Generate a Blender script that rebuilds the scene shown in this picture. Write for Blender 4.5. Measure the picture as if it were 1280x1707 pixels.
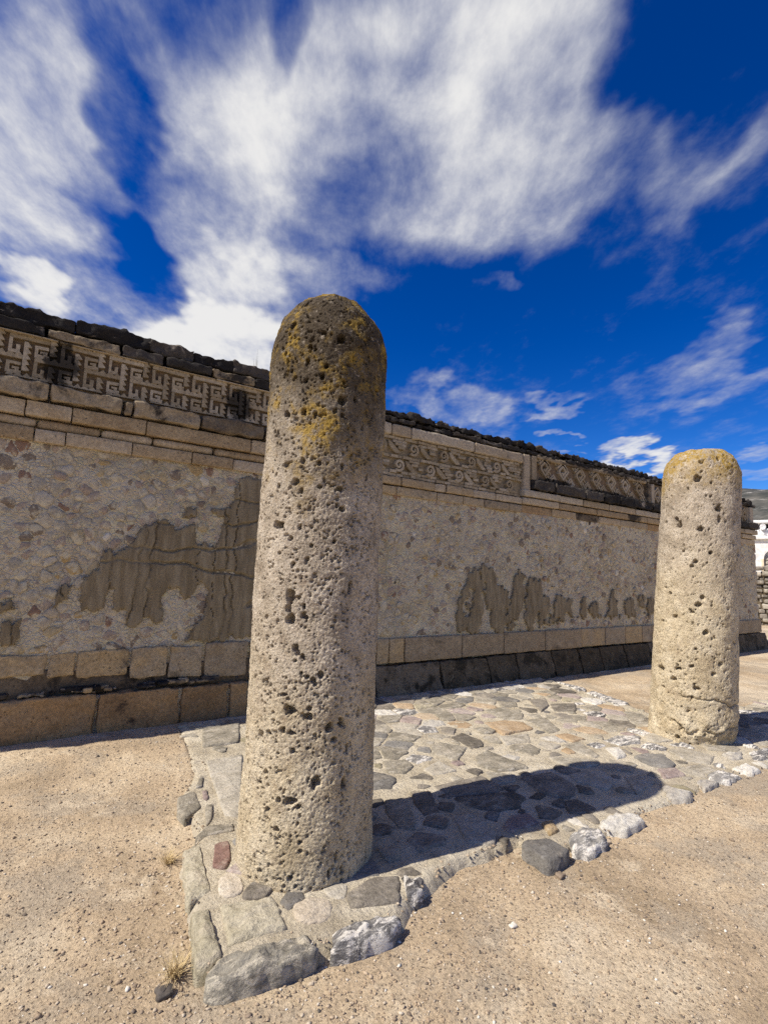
import bpy, math, numpy as np
from mathutils import Matrix
sc = bpy.context.scene
for _o in list(bpy.data.objects):
    bpy.data.objects.remove(_o)

# ---------------------------------------------------------------- camera
# x runs along the wall, y towards it, z up; metres.
EYE = (0.0, 0.0, 1.6)
CAM_ROT= [[0.825177, -0.095943, -0.556667], [-0.563866, -0.081059, -0.821878], [0.033731, 0.992081, -0.120987]]
cam = bpy.data.cameras.new('camera')
cam.sensor_fit = 'VERTICAL'
cam.sensor_height = 24.0
cam.lens = 24.0 * 850.0 / 1707.0
cam.clip_start = 0.05
cam.clip_end = 6000.0
cam_o = bpy.data.objects.new('camera', cam)
sc.collection.objects.link(cam_o)
cam_o.matrix_world = Matrix.Translation(EYE) @ Matrix(CAM_ROT).to_4x4()
sc.camera = cam_o

# ---------------------------------------------------------------- light
SUN_EL = math.radians(49.3)
SUN_H = np.array([-1.0, 0.115]); SUN_H /= np.linalg.norm(SUN_H)
sun_dir = np.array([SUN_H[0] * math.cos(SUN_EL), SUN_H[1] * math.cos(SUN_EL), math.sin(SUN_EL)])
sun = bpy.data.lights.new('sun', 'SUN')
sun.energy = 5.0
sun.angle = math.radians(0.53)
sun.color = (1.0, 0.93, 0.82)
sun_o = bpy.data.objects.new('sun', sun)
sc.collection.objects.link(sun_o)
from mathutils import Vector
sun_o.rotation_euler = Vector(sun_dir.tolist()).to_track_quat('Z', 'Y').to_euler()
sun_o.location = (-20, 5, 30)

sc.view_settings.view_transform = 'Standard'
sc.view_settings.look = 'None'
sc.view_settings.gamma = 1.0
sc.view_settings.use_curve_mapping = False
sc.view_settings.exposure = 0.28
sc.cycles.use_denoising = False
sc.cycles.max_bounces = 6
sc.cycles.diffuse_bounces = 4

# ---------------------------------------------------------------- node helper
class NT:
    def __init__(s, tree):
        s.t = tree; s.n = tree.nodes; s.l = tree.links
    def put(s, sock, v):
        if v is None: return
        if hasattr(v, 'is_output'): s.l.new(v, sock)
        elif isinstance(v, (tuple, list)):
            d = sock.default_value
            sock.default_value = tuple(v) + ((1.0,) if len(d) == 4 and len(v) == 3 else ())
        else: sock.default_value = v
    def node(s, typ, out=0, ins=None, **kw):
        n = s.n.new(typ)
        for k, v in kw.items(): setattr(n, k, v)
        for k, v in (ins or {}).items(): s.put(n.inputs[k], v)
        return n.outputs[out]
    def math(s, op, a, b=None, c=None, clamp=False):
        n = s.n.new('ShaderNodeMath'); n.operation = op; n.use_clamp = clamp
        for i, v in enumerate((a, b, c)): s.put(n.inputs[i], v)
        return n.outputs[0]
    def vec(s, op, a, b=None, scale=None):
        n = s.n.new('ShaderNodeVectorMath'); n.operation = op
        s.put(n.inputs[0], a); s.put(n.inputs[1], b)
        if scale is not None: s.put(n.inputs['Scale'], scale)
        return n.outputs['Value'] if op in ('DOT_PRODUCT', 'LENGTH', 'DISTANCE') else n.outputs[0]
    def noise(s, vec, scale, detail=4, rough=.55, dist=0.0, col=False):
        return s.node('ShaderNodeTexNoise', 'Color' if col else 'Fac', {'Vector': vec, 'Scale': scale, 'Detail': detail, 'Roughness': rough, 'Distortion': dist})
    def voro(s, vec, scale, feature='F1', out='Distance', rand=1.0):
        return s.node('ShaderNodeTexVoronoi', out, {'Vector': vec, 'Scale': scale, 'Randomness': rand}, feature=feature)
    def ramp(s, fac, stops, interp='LINEAR'):
        n = s.n.new('ShaderNodeValToRGB'); n.color_ramp.interpolation = interp
        e = n.color_ramp.elements
        while len(e) < len(stops): e.new(0.5)
        tight = interp == 'LINEAR' and min(p for p, c in stops) >= .18 and max(p for p, c in stops) <= .85
        for q, (p, c) in zip(e, stops):
            if tight: p = .5 + (p - .5) * .62        # noise keeps to the middle of its range
            q.position = p
            q.color = (c, c, c, 1) if isinstance(c, (int, float)) else tuple(c) + (1,)
        s.put(n.inputs[0], fac)
        return n.outputs[0]
    def step(s, v, lo, hi, a=0.0, b=1.0):
        return s.node('ShaderNodeMapRange', 0, {'Value': v, 'From Min': lo, 'From Max': hi, 'To Min': a, 'To Max': b}, interpolation_type='SMOOTHSTEP')
    def mix(s, f, a, b, mode='MIX'):
        n = s.n.new('ShaderNodeMix'); n.data_type = 'RGBA'; n.blend_type = mode
        s.put(n.inputs['Factor'], f); s.put(n.inputs['A'], None)
        s.put(n.inputs[6], a); s.put(n.inputs[7], b)
        return n.outputs[2]
    def bump(s, h, strength=.5, dist=.01, normal=None):
        return s.node('ShaderNodeBump', 0, {'Height': h, 'Strength': strength, 'Distance': dist, 'Normal': normal})

# ---------------------------------------------------------------- sky: blue air with a layer of torn cloud
SKY_BLOBS=[((-0.0624,0.7994,0.5975),(-1.417,-2.989,3.851),(11.127,0.812,0.076),0.85),
((0.1921,0.7661,0.6133),(-2.36,-3.172,4.701),(6.932,-1.911,0.216),0.8),
((0.3217,0.5938,0.7375),(-4.212,-5.776,6.488),(6.253,0.209,-2.896),0.34),
((0.5513,0.4738,0.6868),(-1.36,-4.488,4.188),(5.989,-2.408,-3.146),0.5),
((0.266,0.8262,0.4967),(4.304,-1.559,0.289),(7.258,9.449,-19.604),0.55),
((0.2538,0.8814,0.3984),(6.359,-2.034,0.449),(2.378,5.314,-13.272),1.5),
((0.6104,0.7204,0.3293),(6.752,-5.803,0.179),(-0.814,10.842,-22.206),0.6),
((0.7269,0.303,0.6162),(-1.588,-11.134,7.348),(16.527,-14.539,-12.348),0.42),
((0.873,0.3433,0.3464),(3.282,-8.006,-0.337),(13.327,0.148,-33.734),0.42),
((0.8589,0.4709,0.2012),(8.915,-16.066,-0.451),(5.779,6.124,-39.007),1.2),
((0.6211,0.608,0.4946),(19.768,-20.394,0.245),(13.992,18.095,-39.814),0.45),
((0.758,0.5675,0.3215),(11.893,-15.807,-0.141),(24.062,3.647,-63.179),0.5),
((0.9285,0.3262,0.1772),(6.566,-18.226,-0.854),(8.046,8.334,-57.512),0.6),
((0.7427,0.2418,0.6245),(-3.412,-12.462,8.883),(14.951,-20.355,-9.9),0.3),
((0.7705,0.5881,0.246),(17.209,-22.477,-0.172),(16.855,18.817,-97.775),0.7),
((-0.0594,0.9112,0.4076),(16.261,0.345,1.601),(1.08,13.689,-30.446),0.8),
((0.4209,0.5752,0.7014),(1.984,-2.208,0.621),(2.532,2.315,-3.418),0.4),
((-0.0291,0.8773,0.4791),(10.368,-1.568,3.502),(-0.046,5.581,-10.223),0.35),
((0.3539,0.4797,0.8029),(2.476,-1.959,0.079),(7.167,9.945,-9.102),0.35),
((0.0286,0.768,0.6399),(6.925,4.345,-5.525),(19.704,-13.139,14.888),-0.6),
((0.0869,0.8667,0.4911),(5.321,6.993,-13.283),(23.917,-9.517,12.562),-0.5),
((0.1966,0.6332,0.7486),(8.658,11.93,-12.364),(30.868,-19.442,8.336),-0.4),
((0.652,0.277,0.7058),(7.195,-5.834,-4.357),(-2.976,-12.503,7.657),-0.8),
((0.6114,0.6204,0.4912),(2.25,-2.244,0.034),(3.077,2.526,-7.021),-0.3)]
world = bpy.data.worlds.new('World'); sc.world = world; world.use_nodes = True
w = NT(world.node_tree); w.n.clear()
air = w.n.new('ShaderNodeTexSky'); air.sky_type = 'NISHITA'; air.sun_disc = False
air.sun_elevation = SUN_EL; air.sun_rotation = math.atan2(SUN_H[0], SUN_H[1])
air.altitude = 1700; air.air_density = 1.0; air.dust_density = 0.3; air.ozone_density = 3.0
blue = w.node('ShaderNodeHueSaturation', 0, {'Color': air.outputs[0], 'Saturation': 1.42, 'Value': 1.0, 'Hue': .514})
blue = w.node('ShaderNodeGamma', 0, {'Color': blue, 'Gamma': 1.15})
D = w.node('ShaderNodeTexCoord', 'Generated')
D = w.vec('NORMALIZE', D)
sx = w.n.new('ShaderNodeSeparateXYZ'); w.put(sx.inputs[0], D)
den = w.math('ADD', w.math('MAXIMUM', sx.outputs[2], 0.0), 0.09)
px = w.math('DIVIDE', sx.outputs[0], den); py = w.math('DIVIDE', sx.outputs[1], den)
plane = w.node('ShaderNodeCombineXYZ', 0, {'X': px, 'Y': py, 'Z': 0.0})
ca, sa = math.cos(math.radians(61)), math.sin(math.radians(61))
along = w.vec('DOT_PRODUCT', plane, (ca, sa, 0)); across = w.vec('DOT_PRODUCT', plane, (-sa, ca, 0))
streak = w.node('ShaderNodeCombineXYZ', 0, {'X': w.math('MULTIPLY', along, 0.72), 'Y': across, 'Z': 0.3})
fibre = w.node('ShaderNodeCombineXYZ', 0, {'X': w.math('MULTIPLY', along, 0.42), 'Y': across, 'Z': 4.3})
warp = w.vec('SUBTRACT', w.noise(streak, 2.6, 4, .6, col=True), (.5, .5, .5))
D2 = w.vec('ADD', D, w.vec('SCALE', warp, scale=0.30))
total = None
for d0, A, B, wt in SKY_BLOBS:
    r = w.vec('SUBTRACT', D2, d0)
    q1 = w.vec('DOT_PRODUCT', r, A); q2 = w.vec('DOT_PRODUCT', r, B)
    m = w.math('ADD', w.math('MULTIPLY', q1, q1), w.math('MULTIPLY', q2, q2))
    m = w.node('ShaderNodeMapRange', 0, {'Value': m, 'From Min': 0.0, 'From Max': 2.3, 'To Min': wt, 'To Max': 0.0}, interpolation_type='SMOOTHSTEP')
    total = m if total is None else w.math('ADD', total, m)
front = w.vec('DOT_PRODUCT', D, (0.50, 0.74, 0.45))
beyond = w.step(front, 0.72, 0.50)
fill_cloud = w.step(w.noise(streak, 0.9, 3, .5), 0.38, 0.64)  # cloud outside the view, its cover shaped to set the fill light
total = w.math('ADD', total, w.math('MULTIPLY', w.math('MULTIPLY', fill_cloud, beyond), 0.88))
torn = w.noise(streak, 5.5, 9, .66, .12)
soft = w.noise(streak, 1.7, 4, .55, .1)
fib = w.noise(fibre, 9.0, 5, .6)
body = w.math('ADD', total, w.math('MULTIPLY', w.math('SUBTRACT', torn, 0.5), 1.7))
body = w.math('ADD', body, w.math('MULTIPLY', w.math('SUBTRACT', soft, 0.5), 1.2))
body = w.math('ADD', body, w.math('MULTIPLY', w.math('SUBTRACT', fib, 0.5), 0.55))
alpha = w.step(body, -0.02, 1.55, 0.0, 0.96)
thick = w.step(body, 0.45, 1.5)
ccol = w.mix(thick, (0.60, 0.63, 0.72), (1.0, 0.99, 0.97))
bg1 = w.node('ShaderNodeBackground', 0, {'Color': blue, 'Strength': 0.084})
bg2 = w.node('ShaderNodeBackground', 0, {'Color': ccol, 'Strength': 0.72})
skymix = w.node('ShaderNodeMixShader', 0, {0: alpha, 1: bg1, 2: bg2})
wo = w.n.new('ShaderNodeOutputWorld'); w.l.new(skymix, wo.inputs[0])

# ---------------------------------------------------------------- numeric helpers
_r = np.random.default_rng(3)
PERM = np.tile(_r.permutation(256), 3)
GRAD = _r.normal(size=(256, 3)); GRAD /= np.linalg.norm(GRAD, axis=1)[:, None]
def pn(P):
    P = np.asarray(P, float); i = np.floor(P).astype(np.int64); f = P - i; i &= 255
    u = f * f * f * (f * (f * 6 - 15) + 10)
    out = 0.0
    for a in (0, 1):
        for b in (0, 1):
            for c in (0, 1):
                h = PERM[PERM[PERM[i[..., 0] + a] + i[..., 1] + b] + i[..., 2] + c]
                g = GRAD[h]
                d = g[..., 0] * (f[..., 0] - a) + g[..., 1] * (f[..., 1] - b) + g[..., 2] * (f[..., 2] - c)
                wx = u[..., 0] if a else 1 - u[..., 0]; wy = u[..., 1] if b else 1 - u[..., 1]; wz = u[..., 2] if c else 1 - u[..., 2]
                out = out + d * wx * wy * wz
    return out * 1.5
def fbm(P, scale, octs=4, gain=.5, off=0.0):
    P = np.asarray(P, float) * scale + off; a = 1.0; s = 0.0
    for k in range(octs):
        s = s + a * pn(P); P = P * 2.03 + 17.7; a *= gain
    return s
def sstep(a, b, x):
    t = np.clip((x - a) / (b - a), 0, 1); return t * t * (3 - 2 * t)
def inpoly(poly, X, Y):
    ins = np.zeros(np.shape(X), bool); n = len(poly)
    for k in range(n):
        x1, y1 = poly[k]; x2, y2 = poly[(k + 1) % n]
        if y1 == y2: continue
        c = ((y1 > Y) != (y2 > Y)) & (X < (x2 - x1) * (Y - y1) / (y2 - y1) + x1)
        ins ^= c
    return ins
def dpoly(poly, X, Y):
    d = np.full(np.shape(X), 1e9); n = len(poly)
    for k in range(n):
        ax, ay = poly[k]; bx, by = poly[(k + 1) % n]
        vx, vy = bx - ax, by - ay; L = vx * vx + vy * vy + 1e-12
        t = np.clip(((X - ax) * vx + (Y - ay) * vy) / L, 0, 1)
        d = np.minimum(d, np.hypot(X - ax - t * vx, Y - ay - t * vy))
    return d
def area2(P):
    P = np.asarray(P); x, y = P[:, 0], P[:, 1]
    return float((x * np.roll(y, -1) - np.roll(x, -1) * y).sum())
def clip_half(poly, nx, ny, c):
    out = []; n = len(poly)
    for k in range(n):
        p = poly[k]; q = poly[(k + 1) % n]
        a = nx * p[0] + ny * p[1] - c; b = nx * q[0] + ny * q[1] - c
        if a <= 0: out.append(p)
        if (a < 0 < b) or (b < 0 < a):
            t = a / (a - b); out.append((p[0] + t * (q[0] - p[0]), p[1] + t * (q[1] - p[1])))
    return out
def darts(rng, x0, x1, y0, y1, rfun, tries, ok=None, sx=1.0):
    """random points no nearer than their own radius"""
    cell = 0.2; grid = {}; pts = []
    cand = rng.uniform((x0, y0), (x1, y1), (tries, 2)); rr = rfun(rng, cand)
    for (x, y), r in zip(cand, rr):
        if ok is not None and not ok(x, y): continue
        i, j = int(x / sx // cell), int(y // cell); bad = False; k = int(r * 2 // cell) + 1
        for a in range(i - k, i + k + 1):
            for b in range(j - k, j + k + 1):
                for (qx, qy, qr) in grid.get((a, b), ()):
                    if ((x - qx) / sx) ** 2 + (y - qy) ** 2 < (.5 * (r + qr)) ** 2 * 4 * .25: bad = True; break
                if bad: break
            if bad: break
        if bad: continue
        grid.setdefault((i, j), []).append((x, y, r)); pts.append((x, y, r))
    return np.array(pts)
def cells(pts, R=0.6):
    """Voronoi polygon round each point, by clipping a square with the bisectors"""
    P = pts[:, :2]; out = []
    for k, (x, y) in enumerate(P):
        d = np.hypot(P[:, 0] - x, P[:, 1] - y); nb = np.nonzero((d < R) & (d > 1e-9))[0]
        nb = nb[np.argsort(d[nb])][:22]; h = R * .5
        poly = [(x - h, y - h), (x + h, y - h), (x + h, y + h), (x - h, y + h)]
        for j in nb:
            qx, qy = P[j]; nx, ny = qx - x, qy - y
            poly = clip_half(poly, nx, ny, nx * (x + qx) / 2 + ny * (y + qy) / 2)
            if len(poly) < 3: break
        out.append(poly)
    return out

# ---------------------------------------------------------------- object helpers
COL = sc.collection
def tag(o, label=None, cat=None, group=None, kind=None):
    if label: o['label'] = label
    if cat: o['category'] = cat
    if group: o['group'] = group
    if kind: o['kind'] = kind
    return o
def empty(name, loc):
    o = bpy.data.objects.new(name, None); o.location = loc; o.empty_display_size = .2; COL.objects.link(o); return o
def wloc(o):
    p = np.zeros(3)
    while o is not None:
        p += np.array(o.location); o = o.parent
    return p
def mesh_obj(name, V, F, mat, parent=None, smooth=True, rnd=None, loc=None, attrs=None):
    """V in world coordinates; the object's origin is put at loc (default: the middle of its base)"""
    V = np.asarray(V, float)
    if loc is None: loc = np.array([(V[:, 0].min() + V[:, 0].max()) / 2, (V[:, 1].min() + V[:, 1].max()) / 2, V[:, 2].min()])
    loc = np.asarray(loc, float)
    me = bpy.data.meshes.new(name)
    L = V - loc
    if isinstance(F, np.ndarray):
        n, k = F.shape
        me.vertices.add(len(L)); me.vertices.foreach_set('co', L.astype(np.float32).ravel())
        me.loops.add(n * k); me.loops.foreach_set('vertex_index', F.astype(np.int32).ravel())
        me.polygons.add(n); me.polygons.foreach_set('loop_start', np.arange(0, n * k, k, dtype=np.int32))
        me.update(calc_edges=True)
    else:
        me.from_pydata(L.tolist(), [], F); me.update()
    if smooth: me.polygons.foreach_set('use_smooth', np.ones(len(me.polygons), bool))
    at = dict(attrs or {})
    if rnd is not None: at['rnd'] = np.broadcast_to(np.asarray(rnd, np.float32), (len(L),))
    for k_, a in at.items():
        q = me.attributes.new(k_, 'FLOAT', 'POINT'); q.data.foreach_set('value', np.ascontiguousarray(a, np.float32))
    me.materials.append(mat)
    o = bpy.data.objects.new(name, me); COL.objects.link(o)
    o.parent = parent
    o.location = loc - (wloc(parent) if parent else 0)
    return o
def grid_faces(nu, nv, wrap=False):
    i, j = np.meshgrid(np.arange(nu if wrap else nu - 1), np.arange(nv - 1), indexing='ij')
    i2 = (i + 1) % nu
    return np.stack([i * nv + j, i2 * nv + j, i2 * nv + j + 1, i * nv + j + 1], -1).reshape(-1, 4)
class Bag:
    def __init__(s): s.V = []; s.F = []; s.R = []; s.n = 0
    def add(s, V, F, rnd=0.0):
        V = np.asarray(V); s.F += [[a + s.n for a in f] for f in F]; s.V.append(V); s.R.append(np.full(len(V), rnd)); s.n += len(V)
    def build(s, name, mat, parent=None, smooth=True, loc=None):
        return mesh_obj(name, np.concatenate(s.V), s.F, mat, parent, smooth, np.concatenate(s.R), loc)
_seed = [0]
def nxt(): _seed[0] += 1; return _seed[0] * 7.31
def block(x0, x1, y0, y1, z0, z1, seg=.05, r=.02, amp=.006, fr=9.0, octs=3, lump=0.0, cont=None):
    """a squared stone: a box with worn, rounded arrises and an uneven face"""
    S = np.array([x1 - x0, y1 - y0, z1 - z0]); c = np.array([x0 + x1, y0 + y1, z0 + z1]) / 2
    r = min(r, S.min() * .45); n = np.maximum(2, np.minimum(40, np.ceil(S / seg))).astype(int) + 1
    def line(k):
        m = n[k]; t = np.linspace(-.5, .5, m) * S[k]
        e = S[k] / 2 - r * .55
        return np.unique(np.concatenate([t, [-e, e]]).round(6))
    ln = [line(k) for k in range(3)]; V = []; F = []; b = 0
    for ax in range(3):
        u, v = (ax + 1) % 3, (ax + 2) % 3
        A, B = np.meshgrid(ln[u], ln[v], indexing='ij')
        f = grid_faces(len(ln[u]), len(ln[v]))
        for sg in (-1, 1):
            P = np.zeros(A.shape + (3,)); P[..., u] = A; P[..., v] = B; P[..., ax] = sg * S[ax] / 2
            V.append(P.reshape(-1, 3)); F.append((f if sg > 0 else f[:, ::-1]) + b); b += A.size
    V = np.concatenate(V); F = np.concatenate(F)
    key = (V * 1e5).round().astype(np.int64)
    _, idx, inv = np.unique(key, axis=0, return_index=True, return_inverse=True)
    V = V[idx]; F = inv.ravel()[F]
    core = np.clip(V, -S / 2 + r, S / 2 - r); d = V - core; dn = d / np.maximum(np.linalg.norm(d, axis=1), 1e-9)[:, None]
    W = core + r * dn; o = nxt() if cont is None else cont
    W = W + dn * (amp * fbm(W + c, fr, octs, .55, o) - amp * .5)[:, None]
    if lump: W = W + dn * (lump * fbm(W + c, 2.2, 2, .5, o + 50))[:, None]
    return W + c, F
def pebble_shape(poly, ztop, zbot, bev=.012, dome=.01, rough=.01, nout=14, fr=9.0, rings=(.6,), tilt=0.0, soft=.07):
    """an outline turned into a stone: sides, worn arris, uneven top. poly in (u, v); returns (u, v, h)"""
    P = np.asarray(poly, float)
    if area2(P) < 0: P = P[::-1]
    Q = np.vstack([P, P[:1]]); L = np.hypot(*(Q[1:] - Q[:-1]).T); s = np.concatenate([[0], L.cumsum()])
    t = np.linspace(0, s[-1], nout, endpoint=False)
    for k in range(len(P)):                      # keep the corners
        j = int(np.argmin(np.abs(t - s[k]))); t[j] = s[k]
    t = np.sort(t); U = np.stack([np.interp(t, s, Q[:, 0]), np.interp(t, s, Q[:, 1])], 1)
    U = soft * (np.roll(U, 1, 0) + np.roll(U, -1, 0)) + (1 - 2 * soft) * U
    c = U.mean(0); rad = U - c; mr = np.hypot(*rad.T).mean(); o = nxt()
    z3 = np.zeros(len(U)) + o
    U = c + rad * (1 + rough / mr * fbm(np.column_stack([U, z3]), fr * 1.6, 3))[:, None]
    rad = U - c; mr = max(np.hypot(*rad.T).mean(), 1e-3); n = len(U); th = rng.uniform(0, 6.28)
    V = []; 
    def ring(k, h, nz):
        R2 = c + rad * k; hh = h + nz * fbm(np.column_stack([R2, z3]), fr, 3) + tilt * ((R2 - c) @ np.array([math.cos(th), math.sin(th)]))
        V.append(np.column_stack([R2, hh]))
    V.append(np.column_stack([c + rad * 1.02, np.full(n, zbot)]))
    ring(1.0, ztop - bev, bev * .3); b = max(.3, 1 - bev / mr); ring(b, ztop, dome * .4)
    for k in rings: ring(k * b, ztop + dome * (1 - k) * .8, dome * .8)
    m = len(V); V.append(np.array([[c[0], c[1], ztop + dome * (1 + .6 * float(pn(np.array([[c[0] * fr, c[1] * fr, o]]))[0]))]]))
    F = []
    for k in range(m - 1):
        for i in range(n):
            j = (i + 1) % n; F.append([k * n + i, k * n + j, (k + 1) * n + j, (k + 1) * n + i])
    for i in range(n): F.append([(m - 1) * n + i, (m - 1) * n + (i + 1) % n, m * n])
    return np.concatenate(V), F
def prism(poly, yf, yb, taper=.0):
    """outline in (x, z) pulled from the wall: front at yf, back at yb"""
    P = np.asarray(poly, float)
    if area2(P) < 0: P = P[::-1]
    n = len(P); V = np.concatenate([np.column_stack([P[:, 0], np.full(n, yf), P[:, 1]]), np.column_stack([P[:, 0], np.full(n, yb), P[:, 1]])])
    F = [list(range(n))] + [[i, n + i, n + (i + 1) % n, (i + 1) % n] for i in range(n)]
    return V, F
rng = np.random.default_rng(11)

# ---------------------------------------------------------------- materials
def new_mat(name, rough=.9):
    m = bpy.data.materials.new(name); m.use_nodes = True
    t = NT(m.node_tree); t.n.clear()
    b = t.n.new('ShaderNodeBsdfPrincipled'); b.inputs['Roughness'].default_value = rough
    b.inputs['Specular IOR Level'].default_value = 0.2
    o = t.n.new('ShaderNodeOutputMaterial'); t.l.new(b.outputs[0], o.inputs[0])
    t.P = t.node('ShaderNodeNewGeometry', 'Position'); t.b = b; t.m = m
    s = t.n.new('ShaderNodeSeparateXYZ'); t.put(s.inputs[0], t.P); t.X, t.Y, t.Z = s.outputs[:3]
    t.rnd = t.node('ShaderNodeAttribute', 'Fac', attribute_name='rnd')
    return t
def done(t, col, nrm=None):
    t.put(t.b.inputs['Base Color'], col)
    if nrm is not None: t.put(t.b.inputs['Normal'], nrm)
    return t.m
def pits(t, scale, lo=.10, hi=.22, dens=.5):
    """small open holes of the tuff: only some Voronoi cells hold one"""
    v = t.voro(t.vec('ADD', t.P, t.vec('SCALE', t.noise(t.P, scale * .9, 2, col=True), scale=.5 / scale)), scale)
    keep = t.step(t.noise(t.P, scale * .35, 1), dens, dens + .08)
    return t.math('MULTIPLY', t.step(v, hi, lo), keep)

def ashlar(name, stops, stain=None, stain_lo=.52, stain_hi=.7, pit=26, bumpd=.014, pale=None, stain_scale=3.0, runs=()):
    t = new_mat(name)
    f = t.math('ADD', t.math('MULTIPLY', t.noise(t.P, 3.5, 6, .6), .55), t.math('MULTIPLY', t.rnd, .5))
    c = t.ramp(f, stops)
    g = t.noise(t.P, 38, 5, .65)
    c = t.mix(.55, c, t.ramp(g, [(.25, .3), (.5, .62), (.75, 1.0)]), 'MULTIPLY')
    c = t.mix(.5, c, t.ramp(t.noise(t.P, 9, 4, .6), [(.3, (.75, .7, .65)), (.7, (1.0, 1.0, 1.0))]), 'MULTIPLY')
    if pale: c = t.mix(t.step(t.noise(t.P, 6, 7, .7, .6), .6, .68), c, pale)
    if stain: c = t.mix(t.step(t.noise(t.P, stain_scale, 8, .68, .3), stain_lo, stain_hi), c, stain)
    for (x0, z0, sx_, sz_) in runs:
        q = t.math('ADD', t.math('POWER', t.math('DIVIDE', t.math('SUBTRACT', t.X, x0), sx_), 2.0), t.math('POWER', t.math('DIVIDE', t.math('SUBTRACT', t.Z, z0), sz_), 2.0))
        q = t.math('SUBTRACT', q, t.math('MULTIPLY', t.math('SUBTRACT', t.noise(t.P, 7, 7, .7), .5), 3.2))
        c = t.mix(t.step(q, 1.1, .35, 0, .93), c, (.022, .019, .016))
    h = t.math('SUBTRACT', t.math('MULTIPLY', g, .5), pits(t, pit))
    n = t.bump(h, 1.0, bumpd)
    return done(t, c, n)
M = {}
RUNS = [(.03, 3.50, .17, .26), (1.78, 3.48, .17, .24), (9.95, 3.0, .30, .28), (7.6, 3.33, .5, .06), (9.2, 3.31, .9, .05)]
M['tan'] = ashlar('tan_tuff', [(.25, (.44, .325, .19)), (.5, (.54, .41, .245)), (.75, (.60, .485, .33))], stain=(.10, .075, .05), stain_lo=.60, stain_hi=.82, runs=RUNS)
M['base'] = ashlar('pale_tuff', [(.25, (.43, .335, .215)), (.5, (.51, .415, .28)), (.75, (.58, .43, .235))], stain=(.10, .08, .055), stain_lo=.55, stain_hi=.74)
M['orange'] = ashlar('orange_tuff', [(.25, (.36, .23, .115)), (.5, (.48, .31, .15)), (.75, (.44, .32, .19))], stain=(.05, .035, .025), stain_lo=.55, stain_hi=.70, stain_scale=4.0)
M['plinth'] = ashlar('dark_tuff', [(.25, (.12, .092, .055)), (.5, (.18, .14, .088)), (.75, (.25, .20, .135))], stain=(.045, .036, .022), stain_lo=.48, stain_hi=.62, pale=(.27, .225, .15), bumpd=.02, stain_scale=5.0)
M['fret'] = ashlar('fret_stone', [(.2, (.38, .30, .19)), (.5, (.47, .38, .25)), (.8, (.54, .45, .32))], pit=60, bumpd=.003, stain=(.035, .03, .025), stain_lo=.66, stain_hi=.78, stain_scale=1.3, runs=RUNS)
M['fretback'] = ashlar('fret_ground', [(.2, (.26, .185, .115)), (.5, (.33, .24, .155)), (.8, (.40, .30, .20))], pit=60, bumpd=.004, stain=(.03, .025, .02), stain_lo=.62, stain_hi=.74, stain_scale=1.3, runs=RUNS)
M['coping'] = ashlar('blackened_stone', [(.2, (.025, .022, .02)), (.5, (.05, .044, .038)), (.8, (.10, .085, .07))], pale=(.26, .22, .17), pit=30, bumpd=.015)
M['ledge'] = ashlar('weathered_ledge', [(.2, (.19, .145, .095)), (.5, (.32, .25, .16)), (.8, (.43, .34, .22))], stain=(.035, .029, .023), stain_lo=.50, stain_hi=.63, bumpd=.012)
M['lintel'] = ashlar('lintel_stone', [(.2, (.44, .35, .23)), (.5, (.53, .43, .30)), (.8, (.58, .49, .36))], stain=(.06, .05, .04), stain_lo=.60, stain_hi=.72)

# mortar of the rubble panels
t = new_mat('rubble_mortar')
c = t.ramp(t.noise(t.P, 2.2, 6, .6), [(.3, (.50, .43, .295)), (.5, (.62, .545, .385)), (.7, (.70, .63, .465))])
v = t.voro(t.vec('ADD', t.P, t.vec('SCALE', t.noise(t.P, 14, 3, col=True), scale=.05)), 24, 'F1', 'Color')
c = t.mix(.32, c, t.mix(.8, v, (.72, .62, .5)), 'MULTIPLY')
c = t.mix(t.step(t.noise(t.node('ShaderNodeMapping', 0, {'Vector': t.P, 'Scale': (1, 1, 2.5)}), .8, 6, .6), .46, .62, 0, .5), c, (.52, .46, .36))
e = t.voro(t.vec('ADD', t.P, t.vec('SCALE', t.noise(t.P, 14, 3, col=True), scale=.05)), 24, 'DISTANCE_TO_EDGE')
c = t.mix(t.math('MULTIPLY', t.step(e, .09, .0), t.step(t.noise(t.P, 5, 3), .46, .64, 0, .7)), c, (.17, .13, .10))
c = t.mix(t.step(t.noise(t.P, 1.7, 8, .7), .62, .78), c, (.16, .135, .11))
h = t.math('ADD', t.math('MULTIPLY', t.step(e, 0, .25), .8), t.noise(t.P, 45, 5, .65))
M['mortar'] = done(t, c, t.bump(h, .9, .012))

# stones set in that mortar
t = new_mat('rubble_stone')
c = t.ramp(t.rnd, [(0, (.42, .325, .245)), (.14, (.51, .43, .31)), (.28, (.44, .355, .27)), (.42, (.56, .48, .35)), (.55, (.45, .395, .30)), (.68, (.50, .40, .24)), (.76, (.27, .21, .15)), (.86, (.58, .51, .39)), (.925, (.30, .19, .13)), (.955, (.46, .33, .16)), (.985, (.74, .67, .54)), (.994, (.09, .07, .055))], 'CONSTANT')
g = t.noise(t.P, 40, 5, .65)
c = t.mix(.6, c, t.ramp(g, [(.25, .5), (.5, .85), (.7, 1.0)]), 'MULTIPLY')
c = t.mix(t.step(t.noise(t.P, 9, 7, .72), .49, .60, 0, .85), c, (.61, .54, .385))
M['rubble'] = done(t, c, t.bump(t.math('ADD', g, t.noise(t.P, 130, 2)), .8, .008))

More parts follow.
